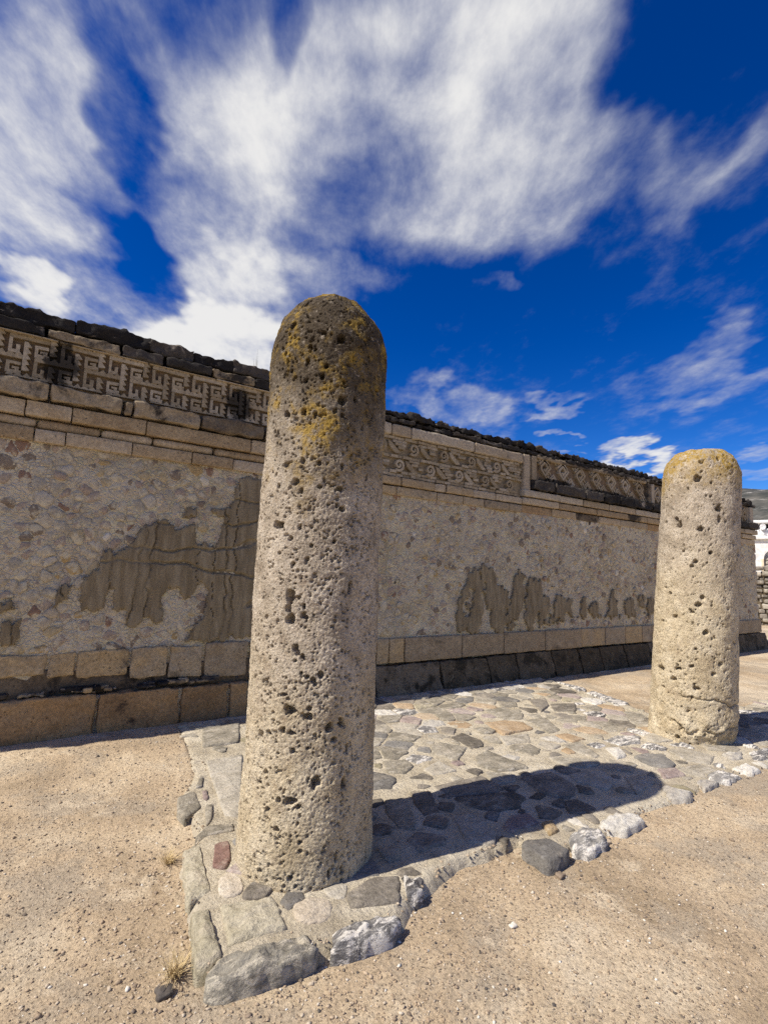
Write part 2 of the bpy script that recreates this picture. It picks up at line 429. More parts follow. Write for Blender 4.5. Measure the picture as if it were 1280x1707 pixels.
# mud plaster
t = new_mat('mud_plaster')
st = t.node('ShaderNodeMapping', 0, {'Vector': t.P, 'Scale': (9, 9, 1.6)})
c = t.ramp(t.noise(st, 2.0, 6, .6), [(.3, (.21, .163, .098)), (.55, (.27, .215, .135)), (.75, (.325, .265, .17))])
c = t.mix(.5, c, t.ramp(t.noise(t.P, 60, 4, .7), [(.3, .6), (.6, 1.0)]), 'MULTIPLY')
h = t.math('ADD', t.noise(st, 3, 4), t.math('MULTIPLY', t.noise(t.P, 90, 4, .7), .6))
M['plaster'] = done(t, c, t.bump(h, .7, .006))

# columns: cream tuff, weathered and lichened towards the head
def column_mat(name, z_grey, z_dark, z_lich, dark_amt, lich_amt, lo=.46, hi=.62):
    t = new_mat(name, .92)
    big = t.noise(t.P, 2.6, 5, .6)
    zz = t.math('ADD', t.Z, t.math('MULTIPLY', t.math('SUBTRACT', big, .5), 1.0))
    c = t.ramp(t.noise(t.P, 5, 6, .62), [(.3, (.57, .46, .295)), (.5, (.69, .575, .39)), (.7, (.75, .64, .455))])
    c2 = t.ramp(t.noise(t.P, 7, 6, .62), [(.3, (.42, .345, .255)), (.5, (.56, .47, .355)), (.7, (.66, .565, .44))])
    c = t.mix(t.step(zz, z_grey - .6, z_grey + .5), c, c2)
    g = t.noise(t.P, 55, 6, .7)
    c = t.mix(.55, c, t.ramp(g, [(.28, .35), (.48, .72), (.65, 1.0)]), 'MULTIPLY')
    c = t.mix(t.math('MULTIPLY', t.step(t.noise(t.P, 16, 4, .6), .56, .66), .35), c, (.30, .22, .15))
    spk = t.noise(t.P, 26, 7, .75)
    dk = t.math('MULTIPLY', t.step(zz, z_dark - .35, z_dark + .6), dark_amt)
    c = t.mix(t.math('MULTIPLY', dk, t.step(spk, .22, .48)), c, (.078, .058, .036))
    li = t.math('MULTIPLY', t.step(zz, z_lich - .2, z_lich + .35), t.step(t.noise(t.P, 4.5, 8, .7, .4), lo, hi))
    li = t.math('MULTIPLY', li, t.step(spk, .38, .55))
    c = t.mix(t.math('MULTIPLY', li, lich_amt), c, (.39, .25, .045))
    pit_shade = t.math('MAXIMUM', pits(t, 70, .14, .26, .50), pits(t, 130, .16, .30, .50))
    pit_shade = t.math('MULTIPLY', pit_shade, t.step(t.noise(t.P, 3.2, 4, .6), .40, .62))
    c = t.mix(t.math('MULTIPLY', pit_shade, .6), c, (.12, .095, .065))  # shade of the tiniest pits put into the colour
    p = t.math('MAXIMUM', pits(t, 48, .12, .30, .48), pit_shade)
    n = t.bump(t.math('SUBTRACT', t.math('MULTIPLY', g, .8), p), 1.0, .012)
    n = t.bump(t.noise(t.P, 105, 4, .65), 1.0, .011, n)
    return done(t, c, n)
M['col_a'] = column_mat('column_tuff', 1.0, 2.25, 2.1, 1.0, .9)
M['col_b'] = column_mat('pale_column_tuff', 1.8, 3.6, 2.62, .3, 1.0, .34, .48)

# trodden dirt
t = new_mat('dirt', .95)
warp = t.vec('ADD', t.P, t.vec('SCALE', t.noise(t.P, 1.1, 4, col=True), scale=.5))
c = t.ramp(t.noise(warp, .9, 7, .6), [(.30, (.44, .335, .215)), (.44, (.58, .445, .29)), (.56, (.66, .52, .345)), (.7, (.73, .605, .43))])
c = t.mix(t.math('MULTIPLY', t.step(t.noise(warp, 1.6, 7, .68), .47, .60), .7), c, (.46, .385, .285))
c = t.mix(t.math('MULTIPLY', t.step(t.noise(t.vec('ADD', warp, (9, 4, 2)), 2.3, 8, .72), .52, .64), .75), c, (.74, .61, .43))
g = t.noise(t.P, 60, 6, .7)
c = t.mix(.7, c, t.ramp(g, [(.3, .45), (.5, .85), (.65, 1.0)]), 'MULTIPLY')
v = t.voro(t.P, 75, 'F1', 'Color'); vd = t.voro(t.P, 75)
sv = t.n.new('ShaderNodeSeparateColor'); t.put(sv.inputs[0], v)
on = t.math('MULTIPLY', t.math('GREATER_THAN', sv.outputs[0], .62), t.step(vd, .42, .34))
c = t.mix(t.math('MULTIPLY', on, .7), c, t.ramp(sv.outputs[1], [(0, (.15, .115, .085)), (.4, (.34, .25, .17)), (.7, (.52, .41, .29)), (1, (.66, .57, .44))]))
h = t.math('ADD', t.math('MULTIPLY', t.noise(t.P, 24, 8, .72), 1.9), t.math('MULTIPLY', t.math('MULTIPLY', on, t.step(vd, .45, .0)), .5))
n = t.bump(h, 1.0, .012)
M['dirt'] = done(t, c, t.bump(t.noise(t.P, 160, 3, .6), .7, .004, n))

# gravel and loose stones
t = new_mat('gravel', .9)
c = t.ramp(t.rnd, [(0, (.10, .09, .08)), (.14, (.26, .20, .145)), (.4, (.40, .30, .20)), (.7, (.48, .375, .26)), (.93, (.58, .49, .37)), (1, (.76, .72, .63))])
M['gravel'] = done(t, t.mix(.4, c, t.ramp(t.noise(t.P, 90, 3), [(.3, .5), (.65, 1.0)]), 'MULTIPLY'), t.bump(t.noise(t.P, 120, 3), .5, .004))

# pavement bedding
t = new_mat('pavement_bed', .95)
c = t.ramp(t.noise(t.P, 2.5, 7, .65), [(.3, (.50, .425, .305)), (.5, (.66, .575, .425)), (.7, (.75, .665, .51))])
g = t.noise(t.P, 50, 6, .7)
c = t.mix(.5, c, t.ramp(g, [(.25, .5), (.6, 1.0)]), 'MULTIPLY')
c = t.mix(t.step(t.noise(t.P, 9, 6, .7), .56, .72), c, (.33, .29, .24))
M['bed'] = done(t, c, t.bump(t.math('ADD', g, t.math('MULTIPLY', t.noise(t.P, 14, 7, .7), 1.8)), 1.0, .022))

def slab(name, stops, vein=None, vein_amt=.6, sc1=7.0, lo=.52, hi=.62, dust=.42):
    t = new_mat(name, .85)
    f = t.math('ADD', t.math('MULTIPLY', t.noise(t.P, sc1, 7, .65, .3), .7), t.math('MULTIPLY', t.rnd, .3))
    c = t.ramp(f, stops)
    g = t.noise(t.P, 48, 6, .7)
    c = t.mix(.55, c, t.ramp(g, [(.28, .4), (.5, .8), (.68, 1.0)]), 'MULTIPLY')
    if vein: c = t.mix(t.math('MULTIPLY', t.step(t.noise(t.node('ShaderNodeMapping', 0, {'Vector': t.P, 'Rotation': (.3, .2, .6), 'Scale': (1, 3, 2)}), 7, 9, .75, .5), lo, hi), vein_amt), c, vein)
    if dust: c = t.mix(t.step(t.noise(t.P, 6.5, 8, .72), .50, .66, 0, dust), c, (.60, .52, .40))
    h = t.math('ADD', t.math('MULTIPLY', t.noise(t.P, 18, 7, .68), 1.3), t.math('MULTIPLY', g, .6))
    return done(t, c, t.bump(h, 1.0, .018))
M['p_grey'] = slab('grey_slab', [(.25, (.26, .23, .175)), (.5, (.40, .355, .275)), (.75, (.56, .505, .405))], (.58, .53, .45), .55)
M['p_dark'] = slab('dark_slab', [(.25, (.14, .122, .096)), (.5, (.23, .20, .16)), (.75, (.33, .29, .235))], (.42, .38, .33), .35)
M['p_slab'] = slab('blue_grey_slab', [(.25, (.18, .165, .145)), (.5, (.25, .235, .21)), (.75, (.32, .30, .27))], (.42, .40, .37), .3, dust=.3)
M['p_white'] = slab('white_limestone', [(.25, (.46, .42, .36)), (.5, (.62, .58, .50)), (.75, (.74, .70, .62))], (.22, .19, .165), .5, lo=.58, hi=.68)
M['p_cream'] = slab('cream_stone', [(.25, (.58, .49, .37)), (.5, (.68, .59, .46)), (.75, (.74, .67, .55))])
M['p_lich'] = slab('lichened_stone', [(.25, (.30, .26, .17)), (.5, (.44, .39, .27)), (.75, (.56, .50, .37))], (.16, .14, .11), .6, lo=.56, hi=.66)
M['p_rough'] = slab('rough_dark_stone', [(.25, (.10, .09, .075)), (.5, (.20, .18, .145)), (.75, (.33, .30, .24))], (.56, .50, .39), .9, lo=.49, hi=.58, dust=0, sc1=16)
M['p_streak'] = slab('streaked_stone', [(.25, (.11, .10, .095)), (.5, (.20, .19, .18)), (.75, (.34, .32, .29))], (.78, .73, .65), .9, lo=.47, hi=.56, dust=0, sc1=14)
M['p_red'] = slab('red_stone', [(.25, (.26, .155, .125)), (.5, (.34, .215, .175)), (.75, (.40, .28, .23))])
M['p_mauve'] = slab('mauve_stone', [(.25, (.31, .235, .21)), (.5, (.41, .325, .29)), (.75, (.50, .42, .37))], (.6, .54, .47), .4)
M['p_tan'] = slab('tan_slab', [(.25, (.44, .315, .19)), (.5, (.53, .39, .245)), (.75, (.58, .46, .32))])
M['p_ochre'] = slab('ochre_stone', [(.25, (.30, .21, .10)), (.5, (.40, .285, .14)), (.75, (.46, .34, .2))])

def plain(name, c, rough=.9, nscale=4.0, var=.25):
    t = new_mat(name, rough)
    k = t.ramp(t.noise(t.P, nscale, 6, .65), [(.3, 1 - var), (.7, 1.0)])
    return done(t, t.mix(1.0, c, k, 'MULTIPLY'))
M['white'] = plain('whitewash', (.80, .78, .74))
M['black'] = plain('recess_shade', (.02, .02, .022))  # near-black colour for the shade in the house's upper recess
M['dish'] = plain('dish_paint', (.7, .7, .7), .5)
M['straw'] = plain('dry_grass', (.55, .42, .22))
M['weed'] = plain('dry_weed', (.25, .22, .14))
M['shutter'] = plain('shutter_wood', (.42, .38, .32), nscale=9, var=.4)
M['jamb'] = plain('cream_jamb', (.72, .60, .42))
t = new_mat('hill_scrub', .95)
c = t.ramp(t.noise(t.P, .05, 8, .65), [(.3, (.05, .052, .045)), (.5, (.085, .082, .07)), (.7, (.13, .12, .10))])
rock = t.math('MULTIPLY', t.step(t.noise(t.node('ShaderNodeMapping', 0, {'Vector': t.P, 'Scale': (1, 1, 2.2)}), .09, 8, .7), .55, .66), t.step(t.Z, 50, 80, .25, 1.0))
M['hill'] = done(t, t.mix(rock, c, (.42, .40, .36)))

# ---------------------------------------------------------------- measured outlines (metres, on the ground and on the wall face)
PAV_STONES=[('lich',0.050,[(0.762,2.619),(0.839,2.599),(0.803,2.268),(0.7,2.249),(0.697,2.319)]),
('lich',0.050,[(0.854,3.183),(0.96,3.23),(0.885,2.726),(0.775,2.675),(0.774,2.752)]),
('lich',0.035,[(0.889,2.599),(1.142,2.524),(1.104,2.286),(0.833,2.304)]),
('cream',0.035,[(1.039,2.687),(1.007,2.634),(0.966,2.615),(0.931,2.636),(0.914,2.689),(0.921,2.757),(0.951,2.814),(0.994,2.837),(1.032,2.815),(1.049,2.756)]),
('cream',0.030,[(1.358,2.298),(1.314,2.25),(1.251,2.234),(1.19,2.254),(1.153,2.303),(1.153,2.364),(1.192,2.415),(1.258,2.436),(1.324,2.416),(1.362,2.362)]),
('dark',0.030,[(1.444,2.36),(1.646,2.418),(1.778,2.351),(1.645,2.161),(1.574,2.194),(1.408,2.257)]),
('rough',0.050,[(0.704,2.188),(0.767,2.235),(1.165,2.197),(1.165,2.105),(1.144,2.074),(0.974,2.074),(0.761,2.104),(0.703,2.14)]),
('streak',0.050,[(1.239,2.137),(1.337,2.176),(1.593,2.099),(1.574,2.049),(1.474,2.017),(1.291,2.043),(1.208,2.071)]),
('streak',0.030,[(1.776,2.33),(1.869,2.285),(1.801,2.165),(1.692,2.181)]),
('red',0.030,[(1.025,3.156),(1.117,3.172),(1.056,2.944),(1.002,2.881),(0.947,2.925)]),
('grey',0.030,[(0.95,3.284),(1.053,3.389),(1.207,3.331),(1.182,3.252),(0.996,3.272)]),
('grey',0.040,[(0.984,3.901),(1.117,3.948),(1.085,3.655),(0.953,3.557),(0.933,3.671)]),
('grey',0.040,[(1.328,4.48),(1.649,4.476),(1.268,3.409),(1.18,3.46),(1.249,3.959)]),
('grey',0.030,[(1.551,5.457),(1.954,5.459),(1.713,4.748),(1.379,4.768)]),
('lich',0.020,[(1.306,5.493),(1.507,5.483),(1.812,5.432),(1.739,5.266),(1.455,5.278)]),
('grey',0.030,[(1.121,3.968),(1.21,4.175),(1.229,4.146),(1.174,3.971)]),
('grey',0.030,[(1.102,3.651),(1.126,3.693),(1.162,3.665),(1.094,3.444),(1.046,3.399)]),
('mauve',0.020,[(1.153,3.891),(1.183,3.898),(1.167,3.777),(1.14,3.74),(1.13,3.783)]),
('tan',0.025,[(4.244,4.189),(4.559,4.165),(4.708,4.017),(4.599,3.773),(4.117,3.781)]),
('dark',0.025,[(3.598,3.999),(3.79,4.043),(3.792,3.729),(3.705,3.643),(3.538,3.632)]),
('grey',0.025,[(3.25,3.888),(3.4,3.938),(3.536,3.683),(3.211,3.461),(3.117,3.716)]),
('grey',0.025,[(2.624,3.783),(2.829,3.714),(2.81,3.554),(2.645,3.467),(2.518,3.557)]),
('grey',0.025,[(2.813,3.472),(3.075,3.557),(3.059,3.296),(2.807,3.32)]),
('grey',0.025,[(3.421,3.48),(3.649,3.547),(3.665,3.041),(3.353,3.113),(3.278,3.296)]),
('grey',0.025,[(4.621,4.549),(4.949,4.548),(4.951,4.224),(4.752,4.066),(4.534,4.213)]),
('dark',0.025,[(5.536,4.657),(5.879,4.634),(5.555,4.33),(5.205,4.174)]),
('grey',0.025,[(4.777,4.053),(5.081,4.006),(4.811,3.598),(4.598,3.587)]),
('dark',0.025,[(5.659,4.412),(5.955,4.219),(5.636,3.995),(5.412,4.149)]),
('grey',0.025,[(4.033,3.768),(4.4,3.691),(4.219,3.5),(3.903,3.563)]),
('grey',0.025,[(3.236,3.198),(3.418,2.999),(3.313,2.891),(3.11,2.952)]),
('dark',0.025,[(2.664,3.168),(3.161,3.123),(3.153,2.876),(3.021,2.818),(2.679,2.949)]),
('dark',0.025,[(3.402,2.951),(3.752,2.912),(3.679,2.615),(3.509,2.509),(3.394,2.481),(3.308,2.655)]),
('grey',0.030,[(2.218,3.156),(2.372,3.101),(2.234,2.796),(2.146,2.692),(2.06,2.754),(2.11,2.978)]),
('dark',0.030,[(2.466,3.164),(2.598,3.089),(2.439,2.789),(2.308,2.808),(2.335,2.935)]),
('grey',0.030,[(2.482,2.735),(2.629,2.694),(2.568,2.397),(2.481,2.329),(2.393,2.335),(2.328,2.441)]),
('mauve',0.030,[(2.658,2.445),(2.835,2.532),(2.967,2.485),(2.928,2.368),(2.638,2.356)]),
('dark',0.030,[(2.672,2.93),(3.158,2.772),(3.137,2.666),(2.999,2.556),(2.781,2.621),(2.664,2.747)]),
('ochre',0.030,[(2.928,2.354),(3.028,2.337),(2.949,2.225),(2.845,2.223)]),
('grey',0.030,[(1.804,2.637),(1.943,2.577),(1.872,2.472),(1.796,2.487)]),
('slab',0.060,[(2.613,2.247),(2.789,2.192),(2.787,2.032),(2.733,1.999),(2.564,2.015),(2.563,2.197)]),
('slab',0.025,[(4.712,2.755),(4.909,2.739),(5.029,2.635),(4.874,2.438),(4.732,2.421),(4.648,2.563)]),
('grey',0.025,[(5.184,2.689),(5.418,2.679),(5.465,2.371),(5.188,2.29),(5.052,2.44)]),
('mauve',0.025,[(4.618,2.485),(4.798,2.409),(4.699,2.259),(4.446,2.335)]),
('white',0.025,[(4.628,2.17),(4.751,2.143),(4.741,2.046),(4.497,2.045)]),
('streak',0.025,[(4.882,2.201),(5.128,2.179),(5.095,2.016),(4.842,2.009),(4.736,2.11)]),
('white',0.025,[(4.268,2.272),(4.329,2.178),(4.365,2.063),(4.213,2.006),(4.071,2.104)]),
('white',0.025,[(5.569,2.369),(5.845,2.303),(5.624,2.204),(5.46,2.242)]),
('streak',0.025,[(4.926,3.188),(5.205,3.204),(5.402,3.066),(5.212,2.941),(4.906,2.985)]),
('white',0.025,[(4.711,3.031),(4.864,2.978),(4.697,2.789),(4.538,2.798)]),
('tan',0.025,[(4.611,3.551),(4.791,3.51),(4.793,3.291),(4.593,3.304)]),
('grey',0.025,[(4.423,3.303),(4.658,3.269),(4.47,2.913),(4.366,2.918),(4.359,3.136)]),
('grey',0.025,[(4.007,3.166),(4.368,2.865),(4.279,2.79),(4.059,2.817),(3.956,2.992)]),
('dark',0.025,[(3.355,2.494),(3.464,2.467),(3.456,2.287),(3.369,2.244),(3.203,2.339)]),
('grey',0.025,[(3.825,2.789),(4.175,2.707),(4.058,2.49),(3.814,2.431),(3.745,2.665)]),
('grey',0.025,[(4.169,2.511),(4.423,2.456),(4.297,2.315),(3.949,2.281)]),
('white',0.025,[(5.24,2.14),(5.474,2.133),(5.424,1.991),(5.213,1.995)]),
('streak',0.025,[(5.864,2.265),(6.26,2.226),(5.815,2.073),(5.633,2.121)]),
('white',0.060,[(3.266,2.15),(3.488,2.172),(3.628,2.06),(3.552,1.999),(3.318,1.993),(3.207,2.099)]),
('streak',0.060,[(2.919,2.143),(3.106,2.188),(3.214,2.107),(3.094,1.981),(2.901,1.963),(2.83,2.037)]),
('streak',0.045,[(6.663,4.579),(6.87,4.604),(6.7,3.937),(6.534,3.864),(6.446,3.959)]),
('streak',0.045,[(6.893,5.27),(6.91,5.119),(6.85,4.677),(6.642,4.651)])]
PAV_OUT_FRONT= [(1.323, 5.593), (1.17, 4.295), (0.982, 3.853), (0.982, 3.35), (0.847, 3.143), (0.785, 2.716), (0.714, 2.176), (0.893, 2.102), (1.164, 2.109), (1.575, 2.085), (1.825, 2.216), (2.117, 2.286), (2.646, 2.277), (2.587, 2.064), (2.853, 2.074), (3.177, 2.034), (3.734, 2.095), (4.263, 2.04), (4.709, 2.108), (5.214, 2.042), (5.726, 1.997)]
PAV_OUT_RIGHT= [(6.859, 2.377), (7.111, 2.809), (6.523, 3.55), (6.69, 3.994), (6.941, 5.43)]
PLASTER=[[(0.53,1.553),(0.54,1.759),(0.704,1.726),(0.794,1.817),(0.917,2.036),(1.1,2.097),(1.237,2.005),(1.396,2.099),(1.424,1.879),(1.635,1.833),(1.695,1.992),(1.708,2.138),(1.695,2.172),(1.557,2.24),(1.562,2.267),(1.78,2.31),(1.807,2.505),(1.846,2.642),(2.1,2.698),(2.403,2.689),(2.483,1.754),(2.526,0.806),(2.093,0.85),(1.849,0.847),(1.483,0.806),(1.372,0.834),(1.553,1.075),(1.579,1.327),(1.512,1.465),(1.384,1.236),(1.266,1.359),(1.178,1.38),(1.123,1.28),(1.155,1.017),(1.062,1.019),(1.014,1.107),(0.905,0.981),(0.808,0.973),(0.792,1.152),(0.685,1.175),(0.68,1.342),(0.624,1.342),(0.603,1.155),(0.403,1.157),(0.392,1.472)],
[(-0.197,1.051),(-0.005,1.094),(-0.055,0.877),(-0.176,0.846)],
[(0.166,1.199),(0.256,1.419),(0.317,1.42),(0.304,1.278),(0.225,1.199)],
[(-0.216,1.239),(-0.124,1.258),(-0.099,1.163),(-0.205,1.136)],
[(1.271,2.129),(1.285,2.235),(1.418,2.261),(1.403,2.153)]]
PLASTER.append([(5.25, .77), (5.15, 1.15), (5.4, 1.55), (5.6, 1.80), (5.95, 1.75), (6.1, 1.45), (6.45, 1.70), (6.7, 1.72), (7.1, 1.6), (7.2, 1.3), (7.5, 1.55), (7.7, 1.32), (8.1, 1.28), (8.7, 1.25), (9.1, 1.2), (9.3, 1.6), (9.5, 1.3), (10.1, 1.32), (10.7, 1.3), (10.8, .95), (9.2, .93), (8., .93), (7.4, .85), (7., .77)])
OUT = PAV_OUT_FRONT + [(6.6, 2.15), (8.2, 2.25), (9.4, 2.3), (9.4, 3.2)] + [(8.0, 3.18), (6.75, 3.35)] + PAV_OUT_RIGHT[2:] + [(7.02, 5.64), (1.36, 5.64)]
BED_OUT = OUT

def bed_z(x, y): return 0.0 + .03 * sstep(3.4, 5.5, y)
def ground_z(x, y):
    zf = -.065 + .045 * sstep(1.9, 4.6, x)
    zb = .03 - .03 * sstep(5., 8., x)
    return zf + (zb - zf) * sstep(2.7, 5.3, y)
def ground_h(X, Y):
    P = np.stack([X, Y, np.zeros_like(X)], -1)
    near = np.exp(-(np.maximum(0, np.hypot(X - 2.5, Y - 2.5) - 4) / 5) ** 2)
    Z = ground_z(X, Y) + near * (.016 * fbm(P, .9, 3) + .009 * fbm(P, 3.2, 3) + .0045 * fbm(P, 15, 3, .6))
    return Z
def spaced(dense, out):
    return np.unique(np.concatenate([dense, dense[0] - out[::-1], dense[-1] + out]))
far = np.cumsum(.025 * 1.27 ** np.arange(46)); far = far[far < 2600]
gx = spaced(np.arange(-1.2, 8.6, .022), far); gy = spaced(np.arange(.7, 5.75, .022), far)
X, Y = np.meshgrid(gx, gy, indexing='ij')
Z = ground_h(X, Y)
msk = (X > -.5) & (X < 10) & (Y > 1) & (Y < 6)
dd = np.where(inpoly(OUT, X[msk], Y[msk]), dpoly(OUT, X[msk], Y[msk]), 0.0)
Z[msk] = np.where(dd > .03, np.minimum(Z[msk], Z[msk] * (1 - sstep(.03, .1, dd)) - .13 * sstep(.03, .1, dd)), Z[msk])
g = mesh_obj('ground', np.stack([X, Y, Z], -1).reshape(-1, 3), grid_faces(*X.shape), M['dirt'], loc=(0, 0, 0))
tag(g, 'sandy tan trodden dirt ground around the pavement', 'ground', kind='structure')

# hills beyond the house
az = np.radians(np.linspace(-25, 75, 160)); ds = np.linspace(180, 900, 40)
A, Dd = np.meshgrid(az, ds, indexing='ij')
hx, hy = Dd * np.cos(A), Dd * np.sin(A)
P = np.stack([hx, hy, 0 * hx], -1)
prof = sstep(200, 560, Dd) * (85 + 5 * fbm(P, .004, 3)) - 30 * sstep(640, 900, Dd) + 3 * fbm(P, .02, 3) * sstep(220, 300, Dd)
fade = 1 - .75 * sstep(math.radians(27), math.radians(60), A)
hz = prof * fade - 2 * (1 - sstep(190, 240, Dd))
hill = mesh_obj('hills', np.stack([hx, hy, hz], -1).reshape(-1, 3), grid_faces(*hx.shape)[:, ::-1], M['hill'], loc=(0, 0, 0))
tag(hill, 'dark scrubby hillside with pale rock outcrops along its ridge', 'hills', kind='structure')

# ---------------------------------------------------------------- pavement: bedding and every stone
xs_ = np.arange(.4, 9.7, .025); ys_ = np.arange(1.85, 5.7, .025)
X, Y = np.meshgrid(xs_, ys_, indexing='ij')
ins = inpoly(BED_OUT, X, Y); d = dpoly(BED_OUT, X, Y) * np.where(ins, 1, -1)
P = np.stack([X, Y, 0 * X], -1)
d = d + .03 * fbm(P, 6, 3)
Zb = bed_z(X, Y) + .008 * fbm(P, 3, 3) + .005 * fbm(P, 11, 3)
Z = Zb - .14 * (1 - sstep(-.05, .055, d))
keep = (d > -.07)
F = grid_faces(*X.shape); kf = keep.ravel()[F].all(1)
F = F[kf]; used, inv = np.unique(F, return_inverse=True)
pav = mesh_obj('pavement', np.stack([X, Y, Z], -1).reshape(-1, 3)[used], inv.reshape(F.shape), M['bed'], loc=(4, 3.5, 0))
tag(pav, 'uneven stone pavement joining the two columns to the wall', 'pavement', kind='structure')

def pav_stone(poly, h, kind, tilt=.0):
    c = np.mean(poly, 0); z0 = float(bed_z(c[0], c[1])); big = math.sqrt(abs(area2(poly)) / 2)
    rough = kind in ('rough', 'streak', 'white', 'lich')
    V, F = pebble_shape(poly, z0 + h, z0 - .10, bev=min(.013, big * .07) * (1.3 if rough else .8), dome={'rough': .03, 'streak': .02, 'lich': .015, 'white': .016}.get(kind, .007) if c[1] < 2.75 else (.012 if rough else .006),
                        rough=.02 if rough else .014, nout=int(np.clip(big * (190 if rough else 110), 16, 70 if rough else 40)), fr=16 if rough else 10, rings=((.94, .86, .76, .65, .53, .4, .26, .12) if rough else (.9, .75, .58, .4, .2)) if big > .12 else (.6,), tilt=tilt)
    return mesh_obj('stone', V, F, M['p_' + kind], pav, True, float(rng.uniform()))
traced = []
for kind, h, poly in PAV_STONES:
    P_ = np.array(poly)
    P_ = P_.mean(0) + (P_ - P_.mean(0)) * .97
    traced.append([tuple(q) for q in P_])
    thick = {'rough': .025, 'streak': .012, 'lich': .015, 'slab': .02, 'white': .02}.get(kind, .012) if P_[:, 1].mean() < 2.9 else .012
    pav_stone(P_, thick, kind, rng.uniform(0, .03))
tr_c = np.array([np.mean(p, 0) for p in traced])
tr_b = [(min(q[0] for q in p) - .03, max(q[0] for q in p) + .03, min(q[1] for q in p) - .03, max(q[1] for q in p) + .03) for p in traced]
def free(x, y):
    if not inpoly(OUT, np.array([x]), np.array([y]))[0]: return False
    for b, p in zip(tr_b, traced):
        if b[0] < x < b[1] and b[2] < y < b[3] and (inpoly(p, np.array([x]), np.array([y]))[0] or dpoly(p, np.array([x]), np.array([y]))[0] < .035): return False
    return True
r2 = np.random.default_rng(21)
seeds = darts(r2, .7, 9.3, 2.0, 5.6, lambda r, c: r.choice([.13, .19, .26, .34], len(c), p=[.3, .3, .25, .15]), 5200, free)
sites = np.vstack([seeds, np.column_stack([tr_c, np.full(len(tr_c), .2)])])
for poly, (x, y, r) in zip(cells(sites, .8)[:len(seeds)], seeds):
    if len(poly) < 3: continue
    Q = np.array(poly); c = np.array([x, y]); k = r2.uniform(.95, .995); ok = False
    for it in range(12):
        T = c + (Q - c) * k
        dense = np.vstack([T, (T + np.roll(T, 1, 0)) / 2])
        hit = not inpoly(OUT, dense[:, 0], dense[:, 1]).all()
        if not hit:
            for b, p in zip(tr_b, traced):
                if T[:, 0].max() < b[0] or T[:, 0].min() > b[1] or T[:, 1].max() < b[2] or T[:, 1].min() > b[3]: continue
                pa = np.array(p)
                if inpoly(p, dense[:, 0], dense[:, 1]).any() or inpoly(T.tolist(), pa[:, 0], pa[:, 1]).any(): hit = True; break
        if not hit: ok = True; break
        k *= .88
    if not ok or abs(area2(T)) / 2 < .0022: continue
    kd = r2.choice(['grey', 'dark', 'white', 'mauve', 'streak', 'tan', 'lich', 'slab'], p=[.50, .12, .12, .08, .08, .03, .04, .03] if y > 3.25 or x > 4.3 else [.25, .50, .03, .05, .05, .0, .02, .10])  # darker mix around the near column's shadow, deepening it through stone colour
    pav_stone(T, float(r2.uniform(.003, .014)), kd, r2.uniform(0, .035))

# ---------------------------------------------------------------- the long wall
XL, XR = -2.4, 15.9
wall = empty('stone_wall', (6.7, 6.2, 0))
tag(wall, 'long ancient stone wall with carved fret panels, rubble infill and blackened coping', 'wall')
YF = 5.72                                        # face of the rubble panels
# rubble panels: mortar face with real relief (closed at the back by the core)
gx = np.arange(XL, XR + .01, .02); gz = np.arange(.68, 2.80, .02)
X, Zz = np.meshgrid(gx, gz, indexing='ij')
P = np.stack([X, 0 * X, Zz], -1)
rel = .010 * fbm(P, 2.2, 3) + .010 * fbm(P, 9, 3) + .007 * fbm(P, 22, 3, .6)
face = mesh_obj('rubble_infill', np.stack([X, YF - rel, Zz], -1).reshape(-1, 3), grid_faces(*X.shape), M['mortar'], wall, loc=(6.7, YF, .7))
V, F = block(XL + .02, XR - .02, 5.80, 6.85, -.2, 3.70, seg=1.0, r=.03, amp=.0)
mesh_obj('wall_core', V, F, M['mortar'], wall, False)

def in_plaster(x, z):
    for b, p in zip(pl_box, PLASTER):
        if b[0] < x < b[1] and b[2] < z < b[3] and inpoly(p, np.array([x]), np.array([z]))[0]: return True
    return False
pl_box = [(min(q[0] for q in p), max(q[0] for q in p), min(q[1] for q in p), max(q[1] for q in p)) for p in PLASTER]
r3 = np.random.default_rng(5)
seeds = darts(r3, XL + .05, XR - .1, .80, 2.70, lambda r, c: r.choice([.05, .075, .105, .15, .21], len(c), p=[.33, .30, .22, .11, .04]), 30000, None, 1.25)
polys = cells(seeds, .42); made = []
for poly, (x, z, r) in zip(polys, seeds):
    if len(poly) < 3 or in_plaster(x, z): continue
    if r3.uniform() < .12: continue
    Q = np.array(poly); c = np.array([x, z]); T = c + (Q - c) * r3.uniform(.70, .99)
    T[:, 1] = np.clip(T[:, 1], .775, 2.715)
    big = math.sqrt(abs(area2(T)) / 2)
    if big < .025: continue
    hgt = float(r3.uniform(.003, .013)) + (.014 if r3.uniform() < .08 else 0)
    V, F = pebble_shape(T, hgt - .006, -.03, bev=min(.006, big * .08), dome=.009, rough=.014, nout=int(np.clip(big * 110, 7, 13)), fr=14, rings=(.55,) if big > .07 else ())
    base_rel = .010 * float(fbm(np.array([[x, 0, z]]), 2.2, 3)[0])
    W = np.column_stack([V[:, 0], YF - V[:, 2] - base_rel, V[:, 1]])
    show = big / (5.5 + max(0, x) * .9) if -.6 < x < 11.5 else 0
    if 2.3 < x < 3.7: show *= .2
    made.append((show, W, F, float(r3.uniform())))
made.sort(key=lambda m: -m[0])
for s, W, F, q in made[:300]:
    mesh_obj('stone', W, F, M['rubble'], face, True, q, loc=W.mean(0))
bag = Bag()
for s, W, F, q in made[300:]: bag.add(W, F, q)
tag(bag.build('small_stones', M['rubble'], face), kind='stuff')

